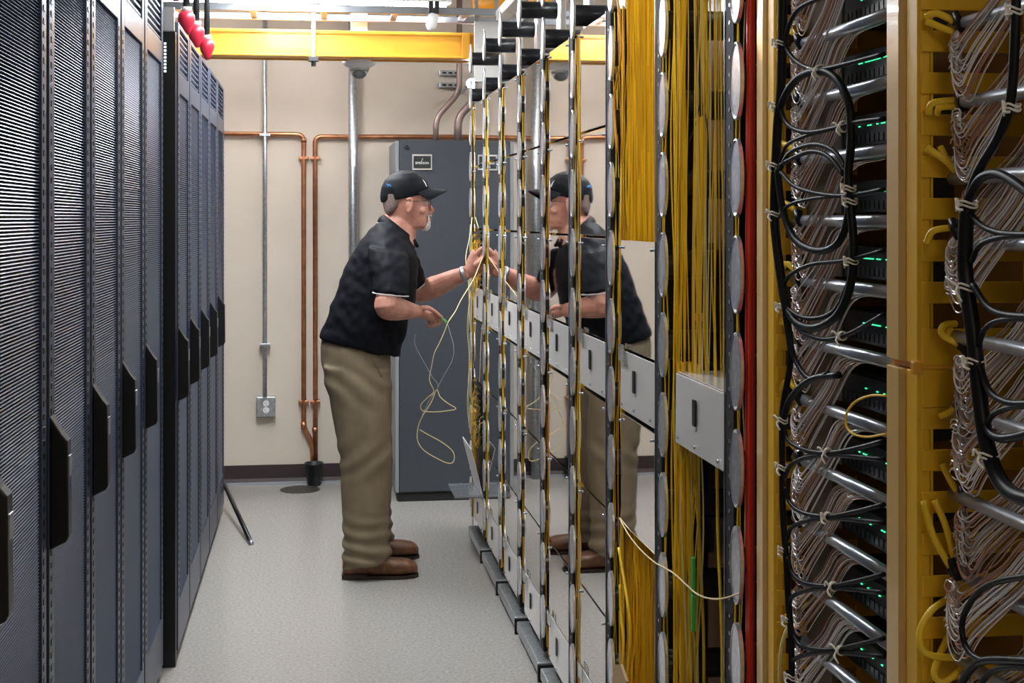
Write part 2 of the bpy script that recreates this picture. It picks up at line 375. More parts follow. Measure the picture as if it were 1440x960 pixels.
# pipes above the cooling unit
def pp(pix, r, m, label, Y, zmax=None):
    P = [atY(a, b, Y) for a, b in pix]; pts = [P[0]]
    for i in range(1, len(P)-1): pts += bend(P[i-1], P[i], P[i+1], 0.05)
    pts.append(P[-1]); return pipe('refrigerant_pipe', pts, r, m, label)
pp([(613, 200), (613, 166), (646, 130), (646, -30)], 0.016, M['brownpipe'], 'thin brown pipe rising from the cooling unit with two bends', 7.85)
pp([(644, 200), (644, 165), (668, 140), (690, 118)], 0.022, M['brownpipe'], 'thick brown pipe rising from the cooling unit next to the frame', 7.85)
pp([(672, 60), (672, -40)], 0.014, M['copper'], 'short copper pipe above the pale board', 7.9)
for k, py in enumerate((103, 120)):
    c = atY(633, py, WY-0.025)
    t = thing('strut_bracket', ['upper short slotted steel strut on the wall above the cooling unit', 'lower short slotted steel strut on the wall above the cooling unit'][k], 'bracket', c, 'slotted struts')
    bx(-0.062, 0.062, -0.02, 0.025, -0.015, 0.015).obj('strut_bar', M['steel'], t, bevel=0.003)
    for s in (-0.035, 0.0, 0.035): bx(s-0.011, s+0.011, -0.022, -0.019, -0.005, 0.005).obj('strut_slot', M['black'], t)

# cooling unit
t = thing('cooling_unit', 'tall dark grey cooling unit with a nameplate against the back wall', 'cooling unit', (0.43, 7.51, 0))
bx(0.02, 0.84, 0.0, 0.60, 0.05, 1.91).obj('front_casing', M['ac'], t, bevel=0.006)
bx(0.0, 0.0195, 0.0, 0.60, 0.05, 1.905).obj('side_panel', M['acside'], t, bevel=0.003)
bx(0.02, 0.83, 0.015, 0.58, 0, 0.049).obj('plinth', M['blackmatte'], t)
p = atY(593.5, 228, 7.51)-t.location
np_ = bx(-0.052, 0.052, -0.008, 0, -0.041, 0.041).obj('nameplate', M['satin'], t, bevel=0.001, loc=(p.x, -0.0005, p.z))
bx(-0.046, 0.046, -0.0095, -0.0081, -0.033, 0.033).obj('nameplate_face', M['plate'], np_)
def text(body, size, loc, m, parent, name='lettering'):
    cu = bpy.data.curves.new(name, 'FONT'); cu.body = body; cu.size = size; cu.align_x = 'CENTER'; cu.extrude = 0.0006
    o = bpy.data.objects.new('tmp', cu); COL.objects.link(o)
    dg = bpy.context.evaluated_depsgraph_get(); me = bpy.data.meshes.new_from_object(o.evaluated_get(dg)); bpy.data.objects.remove(o)
    me.materials.clear(); me.materials.append(m)
    q = mobj(name, me, parent, loc=loc); q.rotation_euler = (math.pi/2, 0, 0); return q
text('EMERSON', 0.016, (0, -0.0105, -0.010), M['white'], np_)
MB().tube([(-0.004,-0.0105,0.004),(0.0,-0.0105,0.009),(-0.001,-0.0105,0.014),(0.005,-0.0105,0.020)],0.0013,6).obj('emblem', M['white'], np_)
p = atY(572, 207, 7.51)-t.location
MB().tube([(p.x,0,p.z),(p.x,-0.012,p.z)],0.010,14).obj('door_latch', M['black'], t)

# ================================================================ OVERHEAD
YB = 6.98
z1, z0 = atY(450, 43, YB).z, atY(450, 80, YB).z
t = thing('cable_duct', 'yellow cable duct crossing overhead in front of the back wall', 'cable duct', (0, YB, z0))
H = z1-z0
MB().prism([(0,0),(0.012,0),(0.012,0.006),(0.16,0.006),(0.16,0),(0.172,0),(0.172,H),(0.16,H),(0.16,H-0.012),(0.166,H-0.016),(0.166,0.016),(0.006,0.016),(0.006,H-0.022),(-0.004,H-0.018),(-0.004,H),(0,H)], 'x', -1.9, 0.80).obj('duct_trough', M['duct'], t)
bx(-1.9, 0.80, -0.009, 0.0, 0.002, 0.012).obj('lower_lip', M['duct'], t, bevel=0.002)
bx(-1.9, 0.80, -0.010, -0.0045, H-0.014, H+0.001).obj('upper_lip', M['duct'], t, bevel=0.002)
jx = atY(655, 60, YB).x
bx(jx-0.02, jx+0.02, -0.014, -0.0105, 0.0, H).obj('duct_coupler', M['duct'], t, bevel=0.002)
hx = atY(441, 60, YB).x
r = thing('hanger_rod', 'white threaded hanger rod with a black clamp holding the yellow duct', 'hanger rod', (hx, YB-0.035, z0-0.02))
MB().tube([(0,0,0),(0,0,CEIL-z0+0.02)],0.0105,10).obj('rod', M['white'], r, smooth=True)
bx(-0.024, 0.024, -0.018, 0.02, -0.008, 0.016).obj('clamp', M['darkplate'], r, bevel=0.003)
MB().tube([(0,0,-0.03),(0,0,-0.008)],0.013,6).obj('nut', M['black'], r)
bx(-0.030, 0.030, -0.02, 0.02, atY(441,8,YB).z-z0, atY(441,0,YB).z-z0+0.02).obj('upper_clamp', M['darkplate'], r, bevel=0.003)
# ladder tray bar and light strip
yl = 6.80
za, zb = atY(450, 17, yl).z, atY(450, 7, yl).z
t = thing('overhead_ladder', 'silver overhead ladder rack crossing the top of the photo', 'ladder rack', (0, yl, za))
MB().box(-2.1, 1.6, 0, 0.02, 0, zb-za).obj('side_rail', M['steel'], t, bevel=0.003)
MB().box(-2.1, 1.6, 0.30, 0.32, 0, zb-za).obj('side_rail', M['steel'], t, bevel=0.003)
for k in range(11):
    bx(-2.0+k*0.34, -1.97+k*0.34, 0.02, 0.30, 0.01, 0.03).obj('rung', M['steel'], t)
t = thing('light_strip', 'glowing white light strip above the overhead ladder', 'light fixture', (0.05, 6.95, zb+0.03))
bx(-1.3, 0.62, -0.05, 0.05, 0.012, 0.05).obj('reflector', M['white'], t)
bx(-1.28, 0.60, -0.042, 0.042, 0.0, 0.0115).obj('lamp_tube', M['lamp'], t)
# lamp by the frame end
c = atY(664, 117, 7.55)
t = thing('wall_spotlight', 'small glaring round lamp shining beside the far end of the frame', 'spotlight', c)
MB().tube([(0,0.02,0),(0,0.10,0)], [0.030,0.016], 16).obj('lamp_housing', M['white'], t, smooth=True)
MB().tube([(0,0.0,0),(0,0.0195,0)], [0.026,0.028], 16).obj('lamp_lens', M['spot'], t)
MB().tube([(0,0.09,0),(0,WY-c.y,0)], 0.010, 8).obj('lamp_arm', M['steel'], t)
# dome camera
c = atY(505, 98, 7.2)
t = thing('dome_camera', 'white dome security camera hanging under the yellow duct', 'security camera', c)
lathe([(0.001,0.012),(0.060,0.012),(0.076,0.022),(0.084,0.030),(0.086,0.058),(0.080,0.066),(0.001,0.066)], 28).obj('camera_housing', M['white'], t, smooth=True)
lathe([(0.001,-0.046),(0.018,-0.043),(0.034,-0.032),(0.044,-0.016),(0.050,0.0),(0.056,0.0115),(0.001,0.0115)], 24).obj('dome_window', M['acrylic'], t, smooth=True)
MB().ell((0,-0.004,-0.018),(0.026,0.026,0.024)).obj('lens_ball', M['black'], t, smooth=True)
bx(-0.042, 0.042, -0.03, 0.03, atY(505,46,7.2).z-c.z, atY(505,0,7.2).z-c.z+0.1).obj('mount_block', M['white'], t, bevel=0.004)
MB().tube([(0,0,0.066),(0,0,0.25)],0.02,12).obj('mount_pole', M['white'], t, smooth=True)
# small bright clamp at top
c = atY(610, 8, 6.778)
t = thing('rack_clamp', 'dark bolted clamp with a bright white sleeve on the overhead ladder', 'clamp', c)
bx(-0.026, -0.003, -0.02, 0.02, -0.04, 0.02).obj('clamp_jaw', M['darkplate'], t, bevel=0.003)
bx(0.003, 0.026, -0.02, 0.02, -0.04, 0.02).obj('clamp_jaw', M['darkplate'], t, bevel=0.003)
MB().tube([(0,0,-0.04),(-0.014,0,-0.10),(-0.02,0,-0.118)],[0.026,0.026,0.012],12).obj('sleeve', M['white'], t, smooth=True)
# pale board at far end of the frame top + strut + orange duct end
c = atY(685, 70, 6.90)
t = thing('pale_board', 'pale upright board at the far top corner of the mirrored frame', 'board', (c.x, 6.90, atY(685,115,6.9).z))
bx(-0.062, 0.064, 0, 0.02, 0.0, atY(685,30,6.9).z-atY(685,115,6.9).z).obj('board_sheet', M['pale'], t, bevel=0.002)
for s in (-0.05, 0.05): bx(s-0.008, s+0.008, 0.0205, 0.035, -0.4, 0.42).obj('board_rail', M['steel'], t)
p1, p2 = atX(703, 26, 0.86), atX(742, -25, 0.86)
tag(MB().box(0.84, 0.90, p2.y-1.0, p1.y, p1.z-0.01, p1.z+0.035).obj('overhead_strut', M['satin'], bevel=0.003), 'white overhead strut running above the spools toward the viewer', 'strut')
c = atY(690, 3, 7.1)
tag(MB().tube([c+Vector((-0.09,0,0)), c+Vector((0.3,0,0))], 0.05, 16).obj('duct_elbow', M['duct'], smooth=True), 'orange yellow rounded duct end above the pale board', 'duct')
# ================================================================ MIRRORED DISTRIBUTION FRAME
FXX = 0.75
PITCH = 0.532
def Yd(k): return 2.42+PITCH*k
ZS = [2.25-0.17*n for n in range(13)]
def ellplate(ax, ay, az, x0, x1, n=28):
    pr = [(ay*math.cos(2*math.pi*j/n), az*math.sin(2*math.pi*j/n)) for j in range(n)]
    m = MB(); rings = []
    for x, s in ((x0+0.002, 0.90), (x0, 0.96), (x0+0.001, 1.0), (x1, 1.0)):
        rings.append([(x, p[0]*s, p[1]*s) for p in pr])
    m.loft(rings); return m
spool_me = MB().tube([(0.004,0,0),(0.006,0,0),(0.136,0,0)], [0.030,0.031,0.031], 20).mesh('spool', M['spool'], True)
disc_me = ellplate(0, 0.034, 0.069, -0.004, 0.003).mesh('end_plate', M['disc'], False)
ring_me = ellplate(0, 0.016, 0.036, -0.0052, -0.0035).mesh('end_plate_boss', M['steel'], False)
def spools(t, x, y, zs):
    for z in zs:
        s = mobj('spool', spool_me, t, loc=(x, y, z)); mobj('end_plate', disc_me, s)
def strands(pts, z0, z1, r=0.0014, seg=12, wav=0.004, n=3, mixes=(0,1,2), sl=0.0):
    m = MB()
    for (x, y) in pts:
        ph = R.uniform(0, 6.28); ph2 = R.uniform(0, 6.28); a = wav*R.uniform(0.3, 1); fr = R.uniform(1.2, 3)
        dx, dy = R.uniform(-sl, sl), R.uniform(-sl, sl)
        P = []
        for i in range(seg+1):
            u = i/seg; z = z0+(z1-z0)*u
            P.append((x+a*0.6*math.sin(fr*6*u+ph)+dx*(1-u), y+a*math.sin(fr*5*u+ph2)+dy*(1-u), z))
        m.tube(P, r*R.uniform(0.8, 1.3), n, R.choice(mixes), cap=False)
    return m
FM = [M['fib'], M['fib2'], M['fib3'], M['orange']]
ROWS = [(2.026,1.739,'d'),(1.733,1.452,'d'),(1.446,1.185,'d'),(1.178,1.035,'s'),(1.025,0.757,'d'),(0.750,0.476,'d'),(0.470,0.247,'d'),(0.240,0.10,'s')]
D0, D1 = 0.105, 0.455
bay_names = ['nearest frame bay, open, thin yellow fibers and one small pulled-out housing',
 'frame bay with wide yellow fiber curtains above and below its mirrored door',
 'mirrored frame bay, third from the near end, reflecting the shoulder of the man',
 'mirrored frame bay, fourth from the near end, reflecting the face of the man',
 'mirrored frame bay, fifth from the near end, reflecting a forearm',
 'mirrored frame bay, third from the far end, narrow in the photo',
 'mirrored frame bay next to the farthest one, reflecting the cooling unit',
 'farthest frame bay, with open doors, where the man puts his hand']
knob_me = MB().tube([(0.0,0,0),(-0.003,0,0),(-0.007,0,0)], [0.002,0.0042,0.003], 10).mesh('knob', M['steel'], True)
for k in range(8):
    t = thing('distribution_bay', bay_names[k], 'frame bay', (FXX, Yd(k), 0), 'bays of the mirrored distribution frame')
    # perforated post at the far edge
    post = bx(-0.004, 0.10, 0.047, 0.099, 0.08, 2.03 if k > 0 else 2.03).obj('post', M['blackmatte'], t, bevel=0.002)
    h = MB(); z = 0.12
    while z < 2.0:
        h.tube([(-0.0042, 0.070, z), (-0.0052, 0.070, z)], 0.0042, 6); z += 0.0315
    h.obj('post_hole', M['steel'], post, kind='stuff')
    bx(-0.006, -0.0045, 0.0985, 0.1015, 0.08, 2.03).obj('post_edge', M['steel'], post)
    # spool column of this bay (near edge) on a rear plate with bright uprights
    bx(0.140, 0.146, -0.036, 0.098, 0.08, 2.36).obj('back_plate', M['disc'], t)
    for yy in (-0.040,): bx(0.132, 0.152, yy, yy+0.014, 0.08, 2.40).obj('rear_upright', M['satin'], t, bevel=0.002)
    spools(t, -0.012, 0.0, ZS)
    if k < 2:
        bx(0.150, 0.155, 0.115, 0.49, 0.08, 2.35).obj('rear_sheet', M['backplate'], t)
    # floor rail
    if k == 0: bx(0.016, 0.25, -0.0605, -0.0575, 0.0, 2.5).obj('end_frame', M['darkplate'], t)
    rl = bx(-0.028, 0.040, 0.005, 0.485, 0.02, 0.058).obj('floor_rail', M['galv'], t, bevel=0.004)
    bx(-0.030, 0.03, -0.012, 0.002, 0.0, 0.055).obj('rail_foot', M['blackmatte'], t)
    bx(-0.002, 0.10, 0.0, 0.485, 0.0, 0.0195).obj('rail_base', M['blackmatte'], t)
    rows = list(range(8))
    if k == 0: rows = [3]
    if k == 1: rows = [2, 3, 4]
    for ri in rows:
        zt, zb, kind = ROWS[ri]
        opened = (k == 7 and ri in (2, 5))
        bx(0.006, 0.135 if k else 0.128, D0+0.004, D1-0.002, zb+0.002, zt-0.002).obj('housing', M['darkplate'] if not (k == 0) else M['satin'], t, bevel=0.002)
        if opened: 
            for q in range(9):
                z = zb+0.02+q*(zt-zb-0.04)/8
                bx(-0.010, 0.006, D0+0.05, D1-0.03, z, z+0.011).obj('comb_finger', M['black'], t, bevel=0.002)
            fm = MB()
            for q in range(46):
                y = R.uniform(D0+0.03, D1); z = R.uniform(zb+0.02, zt-0.02)
                fm.tube(spline([(0.006,y,z),(-0.014,y+R.uniform(-.02,.02),z-R.uniform(0,.03)),(-0.016,y+R.uniform(0.0,.06),z-R.uniform(.02,.08)),(-0.006,D1+0.01,z-R.uniform(.05,.14))],4),0.0013,4,R.choice([0,0,2,3]))
            fm.obj('fiber_loops', FM, t, kind='stuff'); continue
        if k == 7 and ri == 6:     # small panel hinged forward
            dm = MB().prism([(-0.002, zb), (0.002, zb), (-0.056, zt+0.01), (-0.060, zt+0.008)], 'y', D0, D1)
            dm.obj('hinged_panel', M['white'], t); continue
        dep = -0.0045
        if kind == 'd':
            d = bx(dep, -0.0005, D0, D1, zb, zt).mesh('door_panel', M['mirror'])
            dd = mobj('door_panel', d, t, bevel=0.0012)
            dd.rotation_euler = (0, 0, 0)
            a = R.uniform(-0.0022, 0.0022)
            dd.rotation_euler.y = a; dd.location.x = -a*(zt+zb)/2
            for yy in (D0+0.014, D1-0.014):
                for zz in (zt-0.018,):
                    mobj('knob', knob_me, dd, loc=(-0.0045, yy, zz))
        else:
            d = MB().prism([(-0.0045, zt), (-0.0005, zt), (-0.0015, zb), (-0.0055, zb)], 'y', D0, D1)
            dd = d.obj('slot_panel', M['panelmetal'], t, bevel=0.001)
            ym = D0+0.55*(D1-D0); zm = (zt+zb)/2+0.01
            bx(-0.010, -0.0068, ym-0.010, ym+0.010, zm-0.026, zm+0.026).obj('latch_slot', M['black'], dd)
            for yy in (D0+0.03, ym, D1-0.03):
                MB().tube([(-0.0065,yy,zb+0.014),(-0.010,yy,zb+0.014)],0.0035,8).obj('rivet', M['steel'], dd)
            if k > 0:
                bx(-0.014, -0.012, D1-0.075, D1-0.012, zt-0.024, zt+0.016).obj('label_holder', M['acrylic'], dd)
    if k == 0:
        bx(0.0, 0.128, D0+0.002, D1, 1.1785, 1.1815).obj('housing_lid', M['satin'], t, bevel=0.001)
    # fibers lying in the channel beside the spools
    pts = [(R.uniform(-0.004, 0.02), 0.462+R.uniform(0, 0.030)) for _ in range(11)]+[(R.uniform(0.0, 0.012), 0.036+R.uniform(0.0, 0.006)) for _ in range(3)]
    strands(pts, 0.10, 2.02, 0.0016, 26, 0.010, 4, (0, 0, 2, 3, 1)).obj('channel_fibers', FM, t, kind='stuff')
t = thing('spool_column', 'farthest column of dark spools, at the end corner of the mirrored frame', 'spool column', (FXX, Yd(8), 0))
bx(0.140, 0.146, -0.09, 0.03, 0.08, 2.36).obj('back_plate', M['backplate'], t)
bx(0.0, 0.14, 0.05, 0.056, 0.08, 2.02).obj('end_sheet', M['darkplate'], t)
bx(-0.004, 0.0, 0.040, 0.060, 0.08, 2.30).obj('end_post', M['steel'], t)
spools(t, -0.012, 0.0, ZS)
strands([(R.uniform(-0.02, 0.01), R.uniform(0.035, 0.06)) for _ in range(6)], 0.5, 1.25, 0.0013, 26, 0.012, 4, (0, 2, 2)).obj('hanging_fibers', FM, t, kind='stuff')
bx(-0.002, 0.0, -0.02, 0.03, 0.02, 0.08).obj('column_foot', M['steel'], t)
# open clear door of the far bay
t = thing('clear_shelf_door', 'clear plastic door folded down flat from the farthest frame bay', 'clear door', (FXX-0.005, Yd(7)+0.1, 0.262))
bx(-0.125, 0, 0, 0.33, 0, 0.004).obj('clear_sheet', M['acrylic'], t)
for yy in (0.02, 0.31): bx(-0.125, 0.0, yy-0.003, yy+0.003, 0.0045, 0.009).obj('edge_rib', M['acrylic'], t)

# ---- fiber curtains
pts = []
for i in range(230): pts.append((FXX+R.uniform(0.005, 0.035), Yd(1)+R.uniform(0.075, 0.445)))
o = strands(pts, 1.30, 2.75, 0.0017, 16, 0.007, 3, (0, 0, 0, 1, 1)).obj('fiber_curtain', FM, kind='stuff')
tag(o, 'wide dense curtain of yellow fibers above the mirrored door, reaching the top edge', 'fiber curtain')
o = strands([(FXX+R.uniform(0.006, 0.04), Yd(1)+R.uniform(0.078, 0.446)) for _ in range(230)], 0.06, 0.95, 0.0017, 14, 0.009, 3, (1, 1, 1, 0, 3), 0.02).obj('fiber_curtain', FM, kind='stuff')  # darker fiber mix paints in the shade below the door
tag(o, 'dense curtain of yellow fibers darkened as shade below the mirrored door at the bottom edge', 'fiber curtain')
pts = []
for i in range(38):
    u = R.random(); pts.append((FXX+0.004+0.085*u, Yd(0)+0.478-0.20*u+R.uniform(-0.03, 0.03)))
o = strands(pts, 1.16, 2.75, 0.0015, 22, 0.009, 3, (0, 0, 1, 2)).obj('fiber_curtain', FM, kind='stuff')
tag(o, 'thin see-through curtain of yellow fibers in front of the dark spools', 'fiber curtain')
pts = [(FXX+0.004+0.03*R.random(), Yd(0)+0.43+R.uniform(-0.03, 0.05)) for _ in range(34)]
m = strands(pts, 0.05, 1.2, 0.0016, 20, 0.012, 3, (0, 0, 1, 2))
for px in (985, 1011):
    P = [atX(px-3, 640, 0.80), atX(px-1, 760, 0.80), atX(px+4, 880, 0.80), atX(px+5, 970, 0.80)]
    m.tube(spline(P, 6), 0.0032, 6, 0)
o = m.obj('fiber_curtain', FM, kind='stuff')
tag(o, 'sparse yellow fibers hanging below the small pulled-out housing', 'fiber curtain')
# tied bundle with yellow collar
t = thing('tied_fiber_bundle', 'yellow fiber bundle gathered by a yellow collar above the pulled-out housing', 'fiber bundle', atX(983, 447, 0.80))
L = t.location
m = MB()
for i in range(16):
    a = R.uniform(-1, 1)
    P = [Vector((0, 0.03*a, 0.42)), Vector((0, 0.022*a, 0.22)), Vector((0, 0.006*a, 0.03)), Vector((0, 0.004*a, -0.04)), Vector((0.0, -0.012+0.006*a, -0.22)), Vector((0, -0.014+0.01*a, -0.265))]
    m.tube(spline(P, 5), 0.0016, 4, R.choice([0, 0, 2]))
m.obj('bundle_fibers', FM, t, kind='stuff')
MB().tube([(0,0,-0.006),(0,0,0.010)], 0.0095, 12).obj('collar', M['duct'], t)
# thicker loose cables at the bottom of the second bay
for j, (pix, lab) in enumerate([([(870,770),(880,830),(886,880),(884,930),(880,975)], 'thick yellow cable curving down at the lower left of the darkened fiber curtain'),
                      ([(872,822),(873,860),(877,905),(873,970)], 'short thick yellow cable ending beside the curving one at the bottom')]):
    o = MB().tube(spline([atX(a, b, 0.742) for a, b in pix], 6), 0.0036, 8).obj('yellow_cable', M['fib'], smooth=True); tag(o, lab, 'cable')
o = MB().tube(spline([atX(a, b, 0.735) for a, b in [(868,215),(864,140),(872,90),(873,60),(869,0),(868,-30)]], 6), 0.003, 8).obj('brown_cable', M['orange'], smooth=True)
tag(o, 'loose brown yellow cable bending beside the top discs, left of the wide curtain', 'cable')
o = MB().tube(spline([atX(a, b, x) for a, b, x in [(871,728,.745),(883,750,.74),(900,772,.735),(920,790,.735),(938,800,.73),(950,808,.73),(965,822,.73),(982,836,.735),(1003,842,.735),(1022,840,.735),(1040,834,.735)]], 6), 0.0016, 6).obj('swagged_cable', M['cord'], smooth=True)
tag(o, 'single pale cord swagging between the white discs near the bottom', 'cord')
for pix, x in (([(980,0),(982,95),(984,140),(978,175),(968,205),(966,250)], .78), ([(982,120),(990,150),(995,185),(997,240)], .79)):
    o = MB().tube(spline([atX(a, b, x) for a, b in pix], 6), 0.0013, 5).obj('dark_cord', M['black'], smooth=True)
    tag(o, 'thin dark cord %s over the upper yellow fibers' % ('bending left' if x < .785 else 'bending right'), 'cord')
t = thing('green_connector', 'green connector hanging among the sparse yellow fibers near the bottom', 'connector', atX(975, 835, 0.77))
bx(-0.004, 0.004, -0.006, 0.006, 0.0, 0.075).obj('connector_body', M['green'], t, bevel=0.002)
bx(-0.005, 0.005, -0.008, 0.004, -0.075, -0.001).obj('connector_boot', M['green'], t, bevel=0.002)
# cardboard offcut
c0 = atX(850, 958, 0.70)
o = MB().prism([(0,-0.06),(0.16,-0.06),(0.16,0.03),(0.10,0.05),(0.045,0.032),(0.012,-0.01)], 'x', 0, 0.006).obj('cardboard_piece', M['cardboard'], loc=atX(863, 945, 0.70))
o.rotation_euler = (0, 0, math.pi)
tag(o, 'brown cardboard offcut at the bottom edge against the frame', 'cardboard')

# ================================================================ RED CABLES AND YELLOW MANAGERS
m = MB()
for i in range(9):
    y = 2.372+0.003*i; x = 0.747+0.004*(i % 3)
    tb = thing if False else None
    P = [(x+0.001*math.sin(j*1.1+i), y+0.0015*math.sin(j*0.8+i*2), 0.02+j*0.27) for j in range(11)]
    o = MB().tube(spline(P, 3), 0.0028, 6).obj('red_cable', M['red'], smooth=True)
    tag(o, 'red cable in the vertical red bundle beside the first yellow manager', 'cable', 'red cables in the vertical bundle')
def manager(yn, yf, z_c, label, gap_solid=None):
    t = thing('cable_manager', label, 'cable manager', (0.755, yn, 0), 'yellow vertical cable managers')
    dp = yf-yn; split = dp*0.40
    def shell(z0, z1):
        cv = MB().prism([(0.010, split), (-0.004, split+0.004), (-0.008, split+0.012), (-0.006, dp-0.012), (0.004, dp), (0.02, dp)], 'z', z0, z1)
        cv.obj('cover', M['cover'], t, bevel=0.001)
        ed = MB().prism([(0.012, 0.0046), (0.0, 0.005), (-0.003, 0.010), (-0.003, split-0.002), (0.012, split-0.002)], 'z', z0, z1)
        ed.obj('edge_strip', M['ochre'], t, bevel=0.001)
    if gap_solid: 
        zj = (gap_solid[0]+gap_solid[1])/2
        shell(0, zj-0.005); shell(zj+0.005, 2.6)
        bx(0.004, 0.03, 0.005, dp-0.005, zj-0.004, zj+0.004).obj('cover_joint', M['duct'], t)
        MB().tube([(-0.012, 0.0, zj+0.001), (0.09, -0.006, zj+0.002)], 0.0028, 8).obj('hinge_rod', M['duct'], t)
        bx(-0.014, -0.002, -0.006, 0.006, zj-0.008, zj+0.009).obj('hinge_clip', M['duct'], t, bevel=0.002)
        bx(0.052, 0.10, -0.006, -0.0005, zj+0.005, zj+0.018).obj('latch', M['duct'], t, bevel=0.001)
        bx(0.0, 0.137, 0.0, 0.004, gap_solid[0], gap_solid[1]).obj('side_plate', M['ochre'], t)
    else: shell(0, 2.6)
    # side walls of fingers, near and far
    zc = z_c
    while zc > 0.10: zc -= 0.0525
    fing = bx(0, 0.137, 0, 0.004, -0.0135, 0.0135).mesh('side_finger', M['ochre'])
    while zc < 2.55:
        if not (gap_solid and gap_solid[0]-0.01 < zc < gap_solid[1]+0.01):
            mobj('side_finger', fing, t, bevel=0.0012, loc=(0.0, 0, zc))
        zc += 0.0525
    bx(0.0125, 0.016, 0.0046, 0.02, 0, 2.6).obj('inner_rib', M['ochre'], t)
    bx(0.137, 0.30, 0.0, 0.006, 0, 2.6).obj('side_wall', M['ochre'], t)
    inner = bx(0.02, 0.30, dp-0.02, dp-0.016, 0, 2.6).obj('inner_wall', M['shadedochre'], t)
    hm = MB(); z = z_c-0.0525*30
    while z < 2.5:
        n = 16; rr = [(0.062+0.022*math.copysign(abs(math.cos(a))**0.6, math.cos(a)), z+0.0262+0.017*math.copysign(abs(math.sin(a))**0.6, math.sin(a))) for a in [2*math.pi*j/n for j in range(n)]]
        MBx = hm.prism(rr, 'y', dp-0.0215, dp-0.0202); z += 0.105
    hm.obj('oval_hole', M['blackmatte'], inner, kind='stuff')
    return t
def ztoy(y, d): return 1.5+(306-y)*d/2000
manager(2.2515, 2.354, ztoy(31, 2.33), 'yellow cable manager right beside the red cables, farther and narrower in the photo')
manager(1.690, 1.7996, ztoy(57, 1.776), 'wide yellow cable manager nearest the viewer, with a jointed tan cover', (ztoy(573, 1.776), ztoy(463, 1.776)))

# ================================================================ EQUIPMENT RACKS
XB = 0.785
Zb = [atX(1243, y, XB).z for y in (22, 117, 212, 311, 410, 507, 604, 703, 803, 900)]
Zb = [Zb[0]+0.098] + Zb + [Zb[-1]-0.097]
ZB2 = [atX(1350, y, 0.79).z for y in (35, 145, 250, 340, 475, 578, 698, 805, 925)]
ordn = ['top', 'second', 'third', 'fourth', 'fifth', 'sixth', 'seventh', 'eighth', 'ninth', 'tenth', 'eleventh', 'lowest']
t = thing('equipment_rack', 'rack behind the hanging strands between the two yellow managers', 'rack', (XB, 1.80, 0))
bx(0.19, 0.20, 0.0, 0.452, 0.0, 2.5).obj('rack_back', M['blackmatte'], t)
bx(0.02, 0.028, 0.335, 0.452, 0.0, 2.5).obj('filler_plate', M['filler'], t)
for i, z in enumerate(Zb):
    bar = MB().tube([(0, 0.008, z), (0, 0.445, z)], 0.0092, 14).obj('support_bar', M['tube'], t, smooth=True)
for i, z in enumerate(Zb[:-1]):
    z0 = Zb[i+1]+0.012; h = 0.048
    s = thing('network_switch', '%s black network switch between the yellow managers, green lights on its edge' % ordn[i], 'network switch', (0.808, 1.806, z0), 'network switches')
    bx(0, 0.165, 0, 0.325, 0, h).obj('switch_body', M['switch'], s, bevel=0.002)
    bx(-0.003, -0.0002, 0.29, 0.325, 0.0, h).obj('rack_ear', M['filler'], s)
    for q in range(16): bx(-0.002, -0.0002, 0.012+q*0.017, 0.024+q*0.017, 0.006, 0.018).obj('port', M['port'], s)
    lm = MB()
    for q in range(26):
        if R.random() < (0.75 if i in (1, 4, 5) else 0.35): lm.box(-0.0015, -0.0002, 0.008+q*0.0085, 0.0125+q*0.0085, 0.030, 0.0315)
    if lm.v: lm.obj('status_light', M['led'], s, kind='stuff')
t = thing('equipment_rack', 'rack at the right edge behind the thick black cable', 'rack', (0.79, 1.20, 0))
bx(0.16, 0.17, 0.0, 0.485, 0.0, 2.5).obj('rack_back', M['blackmatte'], t)
for z in ZB2: MB().tube([(0, 0.0, z), (0, 0.478, z)], 0.0085, 14).obj('support_bar', M['tube'], t, smooth=True)
for i, z in enumerate(ZB2):
    s = thing('network_switch', '%s black network switch at the right edge, behind the hanging strands' % ordn[i], 'network switch', (0.825, 1.20, z+0.012), 'network switches at the right edge')
    bx(0, 0.12, 0, 0.36, 0, 0.05).obj('switch_body', M['switch'], s, bevel=0.002)
    for q in range(12): bx(-0.002, -0.0002, 0.02+q*0.026, 0.038+q*0.026, 0.008, 0.022).obj('port', M['port'], s)

